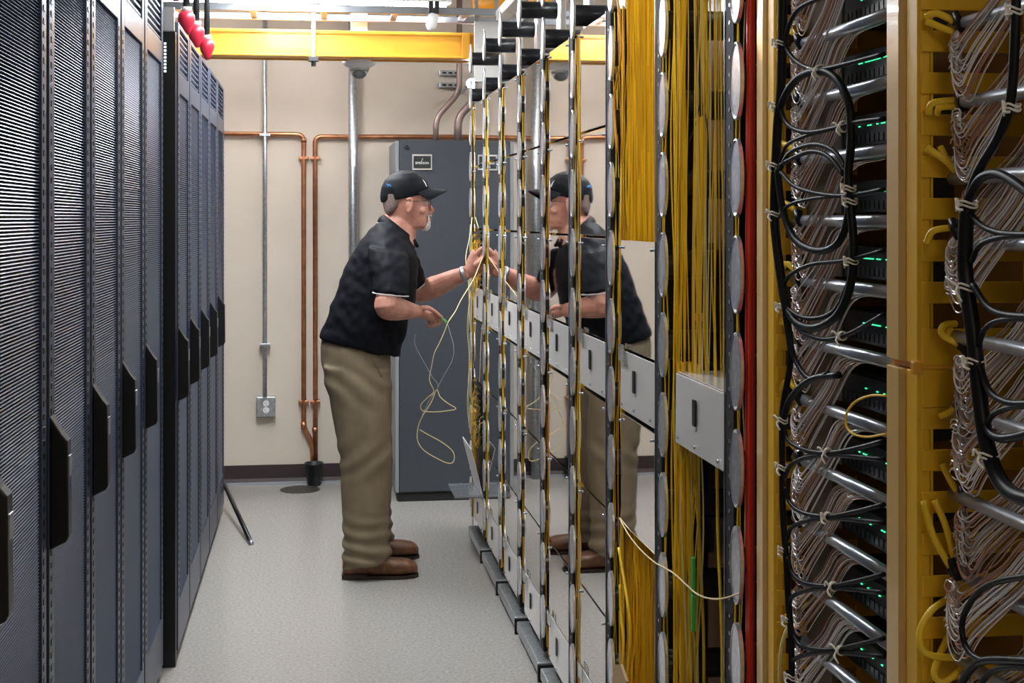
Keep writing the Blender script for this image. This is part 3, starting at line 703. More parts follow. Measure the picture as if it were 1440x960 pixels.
SM = [M['strandw'], M['strandp'], M['strandg']]
def fan(O, sgn_len, N, label, group, scale=1.0, yellow=None, drop=0.075, rise=0.075):
    t = thing('fiber_fanout', label, 'fiber fan-out', O, group)
    MB().tube([(-0.004,0.0,0.012),(-0.002,-0.008,-0.002),(0,-0.012,-0.012)], [0.005*scale,0.0065*scale,0.004*scale], 8).obj('breakout_boot', M['black'], t, smooth=True)
    m = MB()
    for j in range(N):
        u = (j+R.uniform(-0.3, 0.3))/N; D = 0.012+drop*u
        xo = R.uniform(-0.008, 0.008)
        P = [Vector((0, -0.006, -0.006)), Vector((xo-0.006, -0.006-0.006*u, -0.4*D-0.01)), Vector((xo-0.010, -0.012-0.010*u, -0.85*D-0.01)),
             Vector((xo-0.008, -0.024-0.020*u, -D-0.01)), Vector((xo-0.004, -0.044-0.030*u, -0.72*D)),
             Vector((xo*0.6+0.004, -0.04-sgn_len*(0.35+0.30*u), rise*0.45-0.3*D)), Vector((xo*0.5+0.008, -0.05-sgn_len*(0.55+0.45*u), rise*0.95-0.1*D)),
             Vector((0.020, -0.07-sgn_len*(0.75+0.65*u), rise*1.05-0.06*D))]
        P = [Vector((p.x, p.y*scale, p.z)) for p in P]
        m.tube(spline(P, 5), 0.0010*scale**0.3, 4, R.choice([0, 0, 0, 1, 1, 2]), cap=False)
    for j in range(7):   # tight curls against the boot
        a = 0.010+0.004*R.random(); z = -0.015-R.random()*drop*0.8
        P = [(-0.012+0.002*R.random(), -0.010+a*math.cos(q*0.9), z+a*0.5*math.sin(q*0.9)) for q in range(7)]
        m.tube(spline(P, 4), 0.0010, 4, 0, cap=False)
    m.obj('strand_loops', SM, t, kind='stuff')
    if yellow:
        for yl_ in yellow:
            P = [Vector(p)-Vector(O) for p in yl_]
            c = MB().tube(spline(P, 6), 0.0044*scale, 8).obj('yellow_cable', M['fib'], t, smooth=True)
            e = P[-1]; MB().tube([e-(P[-1]-P[-2])*0.0, e+(P[-1]-P[-2]).normalized()*0.012], 0.0055*scale, 8).obj('clamp_ring', M['black'], c, smooth=True)
    return t
fanpos = [(Zb[i], i) for i in range(len(Zb))]
lab = ['at the top edge', 'second', 'third', 'fourth', 'fifth', 'sixth', 'seventh', 'eighth', 'ninth', 'tenth', 'eleventh', 'at the bottom edge']
for z, i in fanpos:
    O = Vector((0.778, 2.215, z+0.004))
    p = atX(1100, 0, 0.76)
    yl_ = [[(0.765+R.uniform(-.004,.004), 2.262, z+R.uniform(0.008, 0.035)), (0.768, 2.238, z+R.uniform(0.022, 0.034)), tuple(O+Vector((-0.003,0.004,0.012)))] for _ in range(2)]
    l_ = 'pale strand loop fanning to a switch between the yellow managers, %s from the top' % lab[i] if 0 < i < 11 else 'loop of pale fiber strands between the yellow managers, %s of the photo' % lab[i]
    fan(O, 0.17, 26, l_, 'fan-outs between the managers', 1.0, yl_, drop=0.072+0.012*math.sin(i*1.7), rise=0.085)
Yfn = [  # yellow trunks of the near rack, photo-measured polylines at the side of the manager
 [[(1302,24),(1318,19),(1342,30)], [(1303,30),(1322,38),(1342,46)]],
 [[(1306,160),(1312,145),(1345,141)], [(1318,160),(1322,151),(1345,149)]],
 [[(1304,208),(1325,222),(1360,248)], [(1322,206),(1336,232),(1360,254)]],
 [[(1303,342),(1312,325),(1336,320)]],
 [[(1344,455),(1328,457),(1325,470),(1348,484)], [(1336,462),(1333,474),(1350,486)]],
 [[(1322,585),(1334,580),(1344,572)]],
 [[(1325,652),(1338,678),(1349,695)], [(1364,640),(1358,665),(1355,692)]],
 [[(1299,704),(1312,752),(1336,797)], [(1314,703),(1330,740),(1344,795)]],
 [[(1338,838),(1308,860),(1293,893),(1306,920),(1356,925)], [(1341,880),(1322,920),(1314,948),(1328,958),(1360,934)]]]
wl = ['topmost', 'second', 'third', 'fourth', 'fifth', 'sixth', 'seventh', 'eighth', 'ninth and lowest']
for i, z in enumerate(ZB2):
    e = Yfn[i][0][-1]
    O = atY(e[0]+6, e[1]+2, 1.655)
    yy = [[tuple(atY(a, b, 1.678-0.012*(q/(len(pl_)-1))*1.5)) for q, (a, b) in enumerate(pl_)] for pl_ in Yfn[i]]
    fan(O, 0.19, 32, 'loop of pale fiber strands at the right edge, %s of its column' % wl[i], 'fan-outs at the right edge', 1.0, yy, drop=0.080, rise=0.075)

# ---- black cables
def cb(px, py):
    if px < 1260: return atX(px, py, 0.722+0.045*max(0, px-1095)/148)
    return atX(px, py, 0.742)
def bcable(pix, r, label, group='black cables', n=8):
    rs = r
    o = MB().tube(spline([cb(a, b) for a, b in pix], 7), rs, n).obj('black_cable', M['blackcable'], smooth=True)
    return tag(o, label, 'black cable', group)
bcable([(1101,-20),(1100,60),(1098,130),(1094,170),(1091,230),(1089,300),(1093,350),(1100,400),(1108,445)], 0.0078, 'thick vertical black cable bundle beside the first yellow manager')
bcable([(1108,435),(1111,470),(1118,505),(1138,532),(1165,525)], 0.0042, 'black cable leaving the thick bundle downward to the right, middle height')
bcable([(1104,440),(1112,500),(1103,560),(1100,590),(1100,650),(1101,720),(1106,790),(1109,850),(1113,905),(1113,975)], 0.0052, 'thin vertical black cable below the thick bundle, down to the bottom edge')
bcable([(1180,527),(1140,534),(1112,560),(1101,592)], 0.0052, 'black cable arching from the switches to the thin vertical cable')
bcable([(1160,-6),(1122,14),(1106,48),(1108,72),(1125,90),(1150,98),(1190,90),(1243,76)], 0.0038, 'black cable looping at the top edge and out to the right')
bcable([(1093,205),(1098,150),(1120,112),(1150,100),(1175,110),(1193,145),(1197,195),(1193,245),(1196,290),(1200,340),(1197,395),(1180,440),(1150,460),(1122,455),(1104,432)], 0.0062, 'thick black cable making the two large rings')
bcable([(1098,150),(1104,170),(1118,182),(1142,186),(1178,179),(1205,172),(1243,167)], 0.0038, 'black cable crossing the upper large ring to the right')
bcable([(1096,232),(1106,205),(1130,192),(1155,185)], 0.0030, 'short thin black cable under the upper ring crossing')
bcable([(1097,238),(1112,214),(1145,203),(1172,212),(1190,236)], 0.0036, 'black cable arch between the upper and the lower ring')
bcable([(1098,232),(1110,225),(1140,213),(1165,220),(1186,245)], 0.0036, 'second black cable arch just under the other between the rings')
bcable([(1093,235),(1100,290),(1116,334),(1146,352),(1175,345),(1191,312),(1195,262)], 0.0058, 'thick lower half ring of black cable at mid height')
bcable([(1098,242),(1118,262),(1155,273),(1195,275),(1243,266)], 0.0034, 'black cable through the lower ring to the right')
bcable([(1096,305),(1110,288),(1145,279),(1195,274)], 0.0030, 'thin black cable arch meeting the one through the lower ring')
bcable([(1100,410),(1110,388),(1140,372),(1190,366),(1243,352)], 0.0032, 'black cable arch below the lower ring')
bcable([(1103,430),(1125,445),(1152,447),(1176,434),(1192,400)], 0.0036, 'black cable curve just above the lowest ring curve')
bcable([(1107,440),(1128,466),(1160,477),(1195,469),(1243,442)], 0.0036, 'black cable below the rings running out to the right')
for n_, y in enumerate((638, 727, 825, 915)):
    w_ = ['upper', 'second', 'third', 'lowest'][n_]
    bcable([(1102+n_*3,y-42),(1108+n_*3,y-20),(1130,y-6),(1165,y-1),(1205,y-8),(1243,y-18)], 0.0036, '%s of the four lower black cables sagging from the thin vertical one' % w_)
    bcable([(1104+n_*3,y+32),(1114,y+14),(1140,y+4),(1180,y+2),(1243,y+8)], 0.0034, '%s of the four lower black cables rising from the thin vertical one' % w_)
bcable([(1429,-20),(1427,60),(1421,140),(1405,190),(1376,240),(1362,280),(1357,310)], 0.0056, 'thick black cable coming down from the top right corner')
bcable([(1360,290),(1357,370),(1362,420),(1370,480),(1378,560),(1387,620),(1402,668),(1425,695),(1470,708)], 0.0092, 'thickest black cable bundle down the right edge, bending right at its end')
bcable([(1362,278),(1378,252),(1400,244),(1425,255),(1460,282)], 0.0056, 'thick black arch high at the right edge')
bcable([(1364,300),(1382,318),(1410,328),(1460,330)], 0.0036, 'black cable under the arch at the right edge')
bcable([(1366,368),(1378,345),(1405,334),(1460,328)], 0.0032, 'black cable rising to meet the one under the arch')
bcable([(1368,400),(1388,430),(1412,442),(1460,446)], 0.0040, 'black cable sagging at the right edge, mid height')
bcable([(1376,485),(1386,462),(1408,450),(1460,448)], 0.0032, 'black cable rising at the right edge, mid height')
bcable([(1378,515),(1392,550),(1418,566),(1460,567)], 0.0040, 'black cable sagging at the right edge, below mid height')
bcable([(1386,602),(1396,584),(1420,573),(1460,570)], 0.0032, 'black cable rising at the right edge, below mid height')
bcable([(1385,598),(1396,612),(1418,616),(1460,606)], 0.0052, 'thick black cable sagging above the bend of the thickest bundle')
bcable([(1460,808),(1402,818),(1372,837),(1354,870),(1356,903),(1374,925),(1410,930),(1460,924)], 0.0036, 'black cable loop at the lower right corner')
bcable([(1348,968),(1366,940),(1390,928),(1460,930)], 0.0046, 'black cable rising from the bottom edge under the loop')
bcable([(1372,972),(1392,946),(1420,938),(1460,940)], 0.0036, 'lowest black cable in the lower right corner')
# ---- white ties
def tie(px, py, rad, label, ax='v'):
    c = cb(px, py); t = thing('cable_tie', label, 'cable tie', c, 'white cable ties')
    m = MB(); n = 14
    for dz in (-0.0035, 0.0012):
        P = [(rad*math.cos(2*math.pi*j/n), rad*math.sin(2*math.pi*j/n), dz+0.002*math.sin(j)) if ax == 'v' else (rad*math.cos(2*math.pi*j/n), dz, rad*math.sin(2*math.pi*j/n)) for j in range(n+1)]
        m.tube(P, 0.0013, 6)
    m.obj('tie_loop', M['tie'], t, smooth=True)
    s = R.uniform(-1, 1)
    MB().tube(spline([(-rad,0,0),(-rad-0.004,0.009*s+0.006,0.006),(-rad-0.004,0.016*s+0.01,0.012*s)],3),0.0015,6).obj('tie_tail', M['tie'], t, smooth=True)
    MB().tube(spline([(-rad,0,0),(-rad-0.005,-0.006,-0.006),(-rad-0.003,-0.015,-0.012-0.006*s)],3),0.0015,6).obj('tie_tail', M['tie'], t, smooth=True)
tp = [(1099,60,.0095,'on the thick vertical bundle, near the top edge','v'),(1094,148,.0095,'on the thick vertical bundle beside the upper ring','v'),(1091,232,.0095,'on the thick vertical bundle between the rings','v'),
 (1091,300,.0095,'on the thick vertical bundle beside the lower ring','v'),(1102,430,.0095,'at the lower end of the thick vertical bundle','v'),(1153,100,.009,'at the top of the upper large ring','h'),
 (1186,178,.0075,'where a cable crosses the upper ring on its right','h'),(1195,264,.0085,'on the right side between the rings, at its top','v'),(1197,282,.0085,'on the right side between the rings, just below another','v'),(1198,366,.0085,'on the right side of the lower ring','v'),
 (1184,472,.006,'on the cable that runs out below the rings','h'),(1101,590,.007,'on the thin vertical cable, highest','v'),(1164,636,.006,'on the upper lower-cable pair','h'),(1101,656,.007,'on the thin vertical cable, second','v'),
 (1164,726,.006,'on the second lower-cable pair','h'),(1103,772,.007,'on the thin vertical cable, third','v'),(1172,824,.006,'on the third lower-cable pair','h'),(1109,870,.007,'on the thin vertical cable, fourth','v'),
 (1182,914,.006,'on the lowest lower-cable pair','h'),(1113,950,.007,'on the thin vertical cable, lowest','v'),
 (1427,14,.008,'in the top right corner','v'),(1424,150,.008,'on the black cable near the top right corner','v'),(1361,286,.0105,'at the top of the thickest bundle','v'),(1360,402,.011,'on the thickest bundle, mid height','v'),(1371,507,.011,'on the thickest bundle, below mid height','v'),(1391,640,.011,'on the thickest bundle above its bend','v')]
for a, b, r_, l_, ax in tp: tie(a, b, r_, 'white cable tie '+l_, ax)
o = MB().tube(spline([atX(a, b, x) for a, b, x in [(1246,556,.755),(1225,556,.75),(1204,564,.742),(1191,580,.74),(1190,598,.74),(1200,610,.742),(1220,614,.75),(1246,610,.755)]], 6), 0.0017, 6).obj('yellow_loop_cord', M['fib'], smooth=True)
tag(o, 'thin yellow cord looping out beside the wide manager cover', 'cord')
o = MB().tube(spline([atY(a, b, 2.20) for a, b in [(1148,838),(1122,862),(1104,890),(1097,925),(1096,975)]], 6), 0.0026, 6).obj('yellow_loop_cord', M['fib3'], smooth=True)
tag(o, 'pale yellow cord curving down to the bottom edge by the first manager', 'cord')
# ================================================================ THE MAN
YM = 6.08
def ringp(bk, fr, b, Yc=YM, n=28, ex=1.0, off=(0,0,0)):
    A = atY(bk[0], bk[1], Yc); B = atY(fr[0], fr[1], Yc); c = (A+B)/2+Vector(off); a = (B-A)/2; out = []
    for j in range(n):
        t = 2*math.pi*j/n; ct, st = math.cos(t), math.sin(t)
        if ex != 1.0: ct = math.copysign(abs(ct)**ex, ct); st = math.copysign(abs(st)**ex, st)
        out.append(c+a*ct+Vector((0, b*st, 0)))
    return out
def vox(mb, name, m, vs_, smooth_it, parent, fn=None, label=None):
    me = mb.mesh('tmp', m)
    o = bpy.data.objects.new('tmp', me); COL.objects.link(o)
    r = o.modifiers.new('r', 'REMESH'); r.mode = 'VOXEL'; r.voxel_size = vs_; r.use_smooth_shade = True
    s = o.modifiers.new('s', 'SMOOTH'); s.factor = 0.5; s.iterations = smooth_it
    dg = bpy.context.evaluated_depsgraph_get()
    out = bpy.data.meshes.new_from_object(o.evaluated_get(dg)); bpy.data.objects.remove(o)
    out.name = name; out.materials.clear(); out.materials.append(m)
    if fn:
        ns = [v.normal.copy() for v in out.vertices]
        for v, nn in zip(out.vertices, ns): v.co += nn*fn(v.co)
    out.polygons.foreach_set('use_smooth', [True]*len(out.polygons)); out.update()
    q = bpy.data.objects.new(name, out); COL.objects.link(q); q.parent = parent
    q.matrix_parent_inverse = Matrix.Translation(-parent.location)
    if label: q['label'] = label
    return q
def wobj(mb, name, m, parent, smooth=True, label=None, bevel=0):
    q = mb.obj(name, m, None, smooth, bevel, label); q.parent = parent
    q.matrix_parent_inverse = Matrix.Translation(-parent.location); return q
def P3(px, py, dy): return atY(px, py, YM+dy)
man = thing('person', 'man in black cap, black polo shirt and khaki trousers reaching into the frame', 'person', (0.28, YM, 0))

# ---- body (skin)
b = MB()
b.loft([ringp((560,324),(600,322),0.030), ringp((557,321),(603.5,318),0.046), ringp((548,315),(604.5,311),0.056), ringp((543,308),(603.5,304),0.062),
        ringp((541,299),(602.5,296),0.067), ringp((540,290),(601,287),0.071), ringp((539,280),(602.5,278),0.074), ringp((539,268),(601,265),0.074),
        ringp((543,256),(594,253),0.066), ringp((554,247),(584,245),0.042)])
b.tube([P3(601.5,285,0),P3(604.5,290,0),P3(607.5,296.5,0),P3(605,300,0)], [0.008,0.0095,0.0115,0.009], 10)      # nose
for s in (-1, 1): b.ell(P3(604,299,s*0.009), (0.008,0.007,0.006))
b.ell(P3(601.5,279.5,-0.028), (0.009,0.022,0.006)); b.ell(P3(601.5,279.5,0.028), (0.009,0.022,0.006))           # brows
b.ell(P3(604,307,0), (0.009,0.022,0.0045)); b.ell(P3(603.5,310.5,0), (0.009,0.020,0.005))                       # lips
b.ell(P3(602,318,0), (0.012,0.020,0.012)); b.ell(P3(594,296,-0.042), (0.020,0.018,0.018)); b.ell(P3(594,296,0.042), (0.020,0.018,0.018))
for s in (-1, 1):                                                                                               # ears
    e = [(572,281),(576,279),(579.5,283),(579,290),(575.5,297),(572.5,298)]
    b.tube(spline([P3(x, y, s*0.079) for x, y in e], 3), [0.0048]*16, 8)
    b.ell(P3(575,288,s*0.073), (0.010,0.010,0.022)); b.ell(P3(574,296,s*0.076), (0.007,0.006,0.008))
b.loft([ringp((528,318),(584,348),0.095), ringp((537,308),(584,336),0.070), ringp((543,298),(586,322),0.060), ringp((548,290),(588,310),0.056)])   # neck
# core under the clothes
b.loft([ringp((468,500),(540,505),0.13), ringp((472,470),(548,480),0.14), ringp((484,425),(565,438),0.14), ringp((505,370),(575,385),0.15), ringp((528,330),(578,352),0.12)])
for s in (-1, 1):                                                                                               # legs inside trousers
    y = 0.11*s if s < 0 else 0.15
    ax = {-1: [(500,500),(505,600),(512,690),(513,790)], 1: [(505,500),(512,600),(520,680),(528,765)]}[s]
    yy = {-1: [-0.07,-0.09,-0.10,-0.13], 1: [0.07,0.10,0.14,0.20]}[s]
    b.tube([P3(a, c, yy[i]) for i, (a, c) in enumerate(ax)], [0.085,0.070,0.055,0.040], 14)
def limb(pts, rad, n=16): b.tube(spline(pts, 5), [rad[min(int(i/5), len(rad)-1)]+(rad[min(int(i/5)+1, len(rad)-1)]-rad[min(int(i/5), len(rad)-1)])*((i % 5)/5) for i in range(5*(len(pts)-1)+1)], n)
# near (right) arm
NS, NE, NW = P3(548,376,-0.17), P3(543,433,-0.31), P3(586,438,-0.13)
limb([NS, P3(547,398,-0.24), P3(546,420,-0.29), NE+Vector((0.004,0,0.004)), NE*0.62+NW*0.38+Vector((0,0,0.002)), NW*0.75+NE*0.25, NW], [0.045,0.046,0.052,0.051,0.048,0.036,0.029])
# far (left) arm
FS, FE, FW = P3(566,374,0.15), P3(588,410,0.25), P3(657,383,0.13)
limb([FS, P3(574,392,0.21), FE, P3(612,403,0.22), P3(636,392,0.17), FW], [0.042,0.045,0.048,0.050,0.040,0.030])
def finger(pts, r0=0.0088, r1=0.0072):
    sp = spline(pts, 4); n = len(sp)
    b.tube(sp, [r0+(r1-r0)*i/(n-1) for i in range(n)], 8); b.ell(sp[-1], (r1, r1, r1), 8, 6)
# near hand, holding the green connector; back of the hand up and towards the viewer
def H(px, py, dy): return P3(px, py, dy)
hb = -0.13
b.loft([[H(586,438,hb)+Vector((0, 0.026*math.cos(a), 0.022*math.sin(a))) for a in [2*math.pi*j/16 for j in range(16)]],
        [H(593,440,hb+0.01)+Vector((0, 0.032*math.cos(a), 0.024*math.sin(a))) for a in [2*math.pi*j/16 for j in range(16)]],
        [H(602,443,hb+0.02)+Vector((0, 0.036*math.cos(a), 0.023*math.sin(a))) for a in [2*math.pi*j/16 for j in range(16)]],
        [H(609,445,hb+0.03)+Vector((0, 0.034*math.cos(a), 0.018*math.sin(a))) for a in [2*math.pi*j/16 for j in range(16)]]])
finger([H(592,433,hb-0.018), H(602,433,hb-0.028), H(611,438,hb-0.024), H(620.5,446,hb-0.010)], 0.0115, 0.0085)   # thumb
finger([H(605,441,hb-0.004), H(613,443,hb-0.004), H(619,446,hb-0.0), H(622,450.5,hb+0.004)], 0.0092, 0.0075)       # index
finger([H(606,445,hb+0.014), H(614,448,hb+0.014), H(619,451.5,hb+0.012), H(617,456,hb+0.008)], 0.0092, 0.0075)    # middle
finger([H(605,448,hb+0.031), H(611,452,hb+0.032), H(613,457,hb+0.028), H(608,458,hb+0.022)], 0.0088, 0.0072)      # ring
finger([H(602,450,hb+0.047), H(606,455,hb+0.048), H(605,459,hb+0.044), H(601,458,hb+0.038)], 0.0078, 0.0064)      # little
# far hand pinching a fiber at the frame
fb = 0.13
b.loft([[H(657,383,fb)+Vector((-0.010*math.cos(a), 0.025*math.sin(a), 0.027*math.cos(a))) for a in [2*math.pi*j/16 for j in range(16)]],
        [H(663,377,fb)+Vector((-0.020*math.cos(a), 0.024*math.sin(a), 0.037*math.cos(a))) for a in [2*math.pi*j/16 for j in range(16)]],
        [H(668,370,fb-0.005)+Vector((-0.024*math.cos(a), 0.023*math.sin(a), 0.042*math.cos(a))) for a in [2*math.pi*j/16 for j in range(16)]],
        [H(672,362,fb-0.010)+Vector((-0.020*math.cos(a), 0.018*math.sin(a), 0.040*math.cos(a))) for a in [2*math.pi*j/16 for j in range(16)]]])
finger([H(669,358,fb-0.020), H(674,352,fb-0.024), H(679,348,fb-0.022), H(684,346,fb-0.016)], 0.0100, 0.0080)
finger([H(667,374,fb-0.030), H(673,369,fb-0.038), H(679,361,fb-0.030), H(684,353,fb-0.018)], 0.0115, 0.0085)
finger([H(673,362,fb-0.012), H(679,356,fb-0.012), H(683,356,fb-0.010), H(685,362,fb-0.010)], 0.0100, 0.0080)
finger([H(674,371,fb-0.012), H(680,367,fb-0.012), H(684,369,fb-0.010), H(684,376,fb-0.008)], 0.0096, 0.0080)
finger([H(671,381,fb-0.010), H(677,379,fb-0.010), H(681,382,fb-0.008), H(680,389,fb-0.006)], 0.0088, 0.0072)
vox(b, 'body', M['skin'], 0.0036, 3, man)

# ---- hair, beard, eyes, glasses
h = MB()
h.loft([ringp((543,302),(548,303),0.050), ringp((540.3,295),(558,297),0.066), ringp((539,289),(566,291),0.0722), ringp((538.3,284),(570,285),0.0738), ringp((538,272),(573,272),0.0765)])
h.loft([ringp((572,281),(575,280),0.0740), ringp((571,274),(578,272),0.077)])
def nz(sc, amp): return lambda p: amp*noise.noise(Vector(p)*sc)
vox(h, 'hair', M['hair'], 0.005, 2, man, nz(120, 0.0012))
h = MB()
h.loft([ringp((594,325),(602,324),0.020), ringp((593,321),(605.5,319),0.030), ringp((597,315),(605.6,312),0.027), ringp((600,311),(605.2,309.5),0.022)])
h.tube([P3(602,303,-0.030), P3(605.8,303,-0.012), P3(606.2,303,0.0), P3(605.8,303,0.012), P3(602,303,0.030)], [0.004,0.005,0.005,0.005,0.004], 8)
h.tube([P3(602,303,-0.030), P3(603,310,-0.031), P3(602,318,-0.028)], 0.0045, 8)
vox(h, 'beard', M['beard'], 0.0035, 2, man, nz(200, 0.002))
e = MB()
for s in (-1, 1): e.ell(P3(598.2,286,s*0.031), (0.0125,0.0125,0.0115))
wobj(e, 'eyeballs', M['eye'], man)
g = MB()
for s in (-1, 1):
    g.tube(spline([P3(576,283,s*0.080), P3(590,282.5,s*0.079), P3(603,282,s*0.066)], 4), 0.0015, 6)
    g.tube(spline([P3(603,282,s*0.066), P3(606.5,281.5,s*0.04), P3(607.5,282,s*0.012)], 4), 0.0013, 6)
g.tube([P3(607.5,282,-0.012), P3(607.5,282,0.012)], 0.0013, 6)
gl = wobj(g, 'glasses', M['darkplate'], man)
for s in (-1, 1):
    ln = MB().ell(P3(605.3,286.5,s*0.035), (0.0022,0.024,0.0145), 16, 8)
    q = wobj(ln, 'lens', M['glass'], gl); q.matrix_parent_inverse = Matrix.Identity(4); q.parent = gl
# ---- cap
c = MB()
c.loft([ringp((535.5,285),(599,273),0.082), ringp((534.5,276),(603,267),0.086), ringp((536,264),(602.5,258),0.086), ringp((541,253),(597,250),0.079),
        ringp((550,245),(588,243.5),0.062), ringp((559,240.8),(580,240.2),0.035), ringp((566,239.3),(573,239.3),0.012)])
cap = vox(c, 'cap', M['cap'], 0.005, 4, man, lambda p: 0.0018*noise.noise(Vector(p)*28))
br = MB(); nu, nv = 8, 15; vs_ = []
for side in (0, 1):
    for i in range(nu+1):
        for j in range(nv+1):
            u = i/nu; v = -1+2*j/nv
            px = 588+13*(1-v*v)+u*(28*(1-0.45*v*v)); 
            py = 263.5+7.5*v*v+u*(4.0+6.0*(abs(v)**2)) + (0 if side == 0 else 1.3)
            vs_.append(P3(px, py, v*0.080*(1-0.18*u*u)))
N1 = (nu+1)*(nv+1); fs_ = []
ix = lambda s, i, j: s*N1+i*(nv+1)+j
for i in range(nu):
    for j in range(nv):
        fs_.append((ix(0,i,j),ix(0,i,j+1),ix(0,i+1,j+1),ix(0,i+1,j))); fs_.append((ix(1,i,j),ix(1,i+1,j),ix(1,i+1,j+1),ix(1,i,j+1)))
for i in range(nu):
    fs_.append((ix(0,i,0),ix(0,i+1,0),ix(1,i+1,0),ix(1,i,0))); fs_.append((ix(0,i,nv),ix(1,i,nv),ix(1,i+1,nv),ix(0,i+1,nv)))
for j in range(nv): fs_.append((ix(0,nu,j),ix(0,nu,j+1),ix(1,nu,j+1),ix(1,nu,j)))
br.add(vs_, fs_)
def sub(mb, name, m, par, smooth=True, label=None):
    q = mb.obj(name, m, None, smooth, label=label); q.parent = par; return q
sub(br, 'brim', M['cap'], cap)
sub(MB().ell(P3(569.5,239.5,0), (0.009,0.009,0.004)), 'cap_button', M['cap'], cap)
em = MB().tube(spline([P3(545,263,-0.0835), P3(547,259,-0.0825), P3(550,262,-0.0865), P3(543.5,259,-0.080)], 3), 0.0022, 6)
sub(em, 'blue_embroidery', M['capblue'], cap, label='small blue embroidered mark at the back of the cap')
sub(MB().tube(spline([P3(584,244,-0.03), P3(591,249,-0.04), P3(597,256,-0.045), P3(600,262,-0.05)], 4), 0.0016, 6), 'front_piping', M['white'], cap, label='thin white piping at the front of the cap')

# ---- shirt
s = MB()
s.loft([ringp((449.5,475),(562,501),0.185), ringp((452,466),(565,490),0.19), ringp((457,452),(570,470),0.197), ringp((463,438),(574,452),0.20), ringp((472,412),(583,424),0.205),
        ringp((482,386),(588,400),0.208), ringp((494,357),(588,374),0.210), ringp((508,336),(585,357),0.200), ringp((523,319),(582,348),0.160), ringp((535,308),(581,341),0.105), ringp((538,303),(581,336),0.078)])
def sleeve(pts):
    rings = []
    for bk, fr, bb_, yy in pts: rings.append(ringp(bk, fr, bb_, YM+yy))
    s.loft(rings)
sleeve([((522,345),(572,350),0.06,-0.12), ((517,347),(573,360),0.075,-0.175), ((519,368),(575,376),0.078,-0.215), ((522,390),(576,395),0.076,-0.245), ((524,410),(574,415),0.074,-0.275)])
sleeve([((535,345),(585,350),0.06,0.12), ((540,350),(590,362),0.072,0.17), ((552,372),(595,378),0.074,0.21), ((568,402),(596,386),0.072,0.235), ((575,414),(597,396),0.068,0.24)])
def shirt_w(p):
    v = Vector(p)
    q = Vector((v.x*9+v.z*7, v.y*6, v.z*10-v.x*9))
    f = 0.006*noise.noise(q)+0.0045*noise.noise(Vector((v.x*26+v.z*20, v.y*10, v.z*24-v.x*26)))
    d = math.sin((v.x*0.9+v.z*1.0)*38+3*noise.noise(v*5))
    return f+0.0025*d*max(0, min(1, (1.30-v.z)*3))
shirt = vox(s, 'shirt', M['shirt'], 0.007, 4, man, shirt_w)
# collar and trims
cl = MB()
cl.loft([ringp((530,312),(584,349),0.098), ringp((533,305.5),(583,343),0.086), ringp((539,301.5),(582,335),0.0735), ringp((540,301.5),(581,335),0.070)])
cl.tube([P3(580,338,-0.03), P3(588,347,-0.025)], [0.014,0.006], 10); cl.tube([P3(580,338,0.03), P3(588,347,0.03)], [0.014,0.006], 10)
sub(cl, 'collar', M['shirt'], shirt)
def ringtube(rg, r, i0=0, i1=None):
    return MB().tube(rg+[rg[0]], r, 6)
sub(MB().tube([p+Vector((0,0,0.0)) for p in ringp((529.3,312.2),(583.5,349.5),0.1005)][8:22], 0.0021, 6), 'collar_piping', M['trim'], shirt)
sub(ringtube(ringp((524,411.5),(574.5,416.5),0.0755,YM-0.276), 0.0028), 'sleeve_piping', M['trim'], shirt)
sub(ringtube(ringp((575.5,415),(597.8,397),0.069,YM+0.2405), 0.0028), 'sleeve_piping', M['trim'], shirt)

# ---- trousers
t_ = MB()
t_.loft([ringp((453,470),(548,484),0.165), ringp((450,488),(549,500),0.175), ringp((451,510),(549,518),0.178), ringp((456,535),(549,540),0.175), ringp((462,558),(546,560),0.15)])
def leg(rows, ys):
    t_.loft([ringp(bk, fr, bb_, YM+yy) for (bk, fr, bb_), yy in zip(rows, ys)])
leg([((454,515),(548,520),0.095),((460,550),(548,552),0.102),((466,580),(549,582),0.100),((471,610),(550,612),0.096),((476,645),(551,647),0.090),((479,680),(550,682),0.086),((481,715),(548,717),0.084),
     ((483,750),(547,750),0.084),((482,775),(549,772),0.086),((482,790),(551,779),0.086),((481.5,799),(546,786),0.082)], [-0.08,-0.085,-0.09,-0.095,-0.10,-0.105,-0.11,-0.115,-0.12,-0.125,-0.125])
leg([((462,515),(549,520),0.095),((472,550),(550,552),0.10),((480,580),(551,582),0.096),((487,610),(552,612),0.090),((492,645),(553,647),0.085),((495,680),(552,682),0.082),((498,710),(550,712),0.080),
     ((502,740),(551,740),0.080),((503,758),(553,756),0.082),((503,772),(554,765),0.080)], [0.08,0.09,0.10,0.11,0.13,0.15,0.17,0.185,0.20,0.20])
def tr_w(p):
    v = Vector(p)
    f = 0.007*noise.noise(Vector((v.x*7, v.y*7, v.z*3.5)))+0.004*noise.noise(Vector((v.x*16, v.y*12, v.z*9)))
    k = max(0, min(1, (0.30-v.z)/0.16))
    f += k*0.006*math.sin(v.z*110+v.x*26+3*noise.noise(v*7))
    k2 = max(0, 1-abs(v.z-0.80)/0.12); f += k2*0.004*math.sin((v.z+v.x*0.8)*62+2*noise.noise(v*6))
    k3 = max(0, 1-abs(v.z-0.50)/0.12); f += k3*0.004*math.sin((v.z-v.x*0.7)*70+2*noise.noise(v*6))
    return f
tro = vox(t_, 'trousers', M['trousers'], 0.006, 5, man, tr_w)
sub(MB().tube(spline([P3(520,487,-0.165), P3(527,508,-0.172), P3(537,530,-0.150)], 5), 0.0022, 6), 'pocket_seam', M['trousers'], tro)
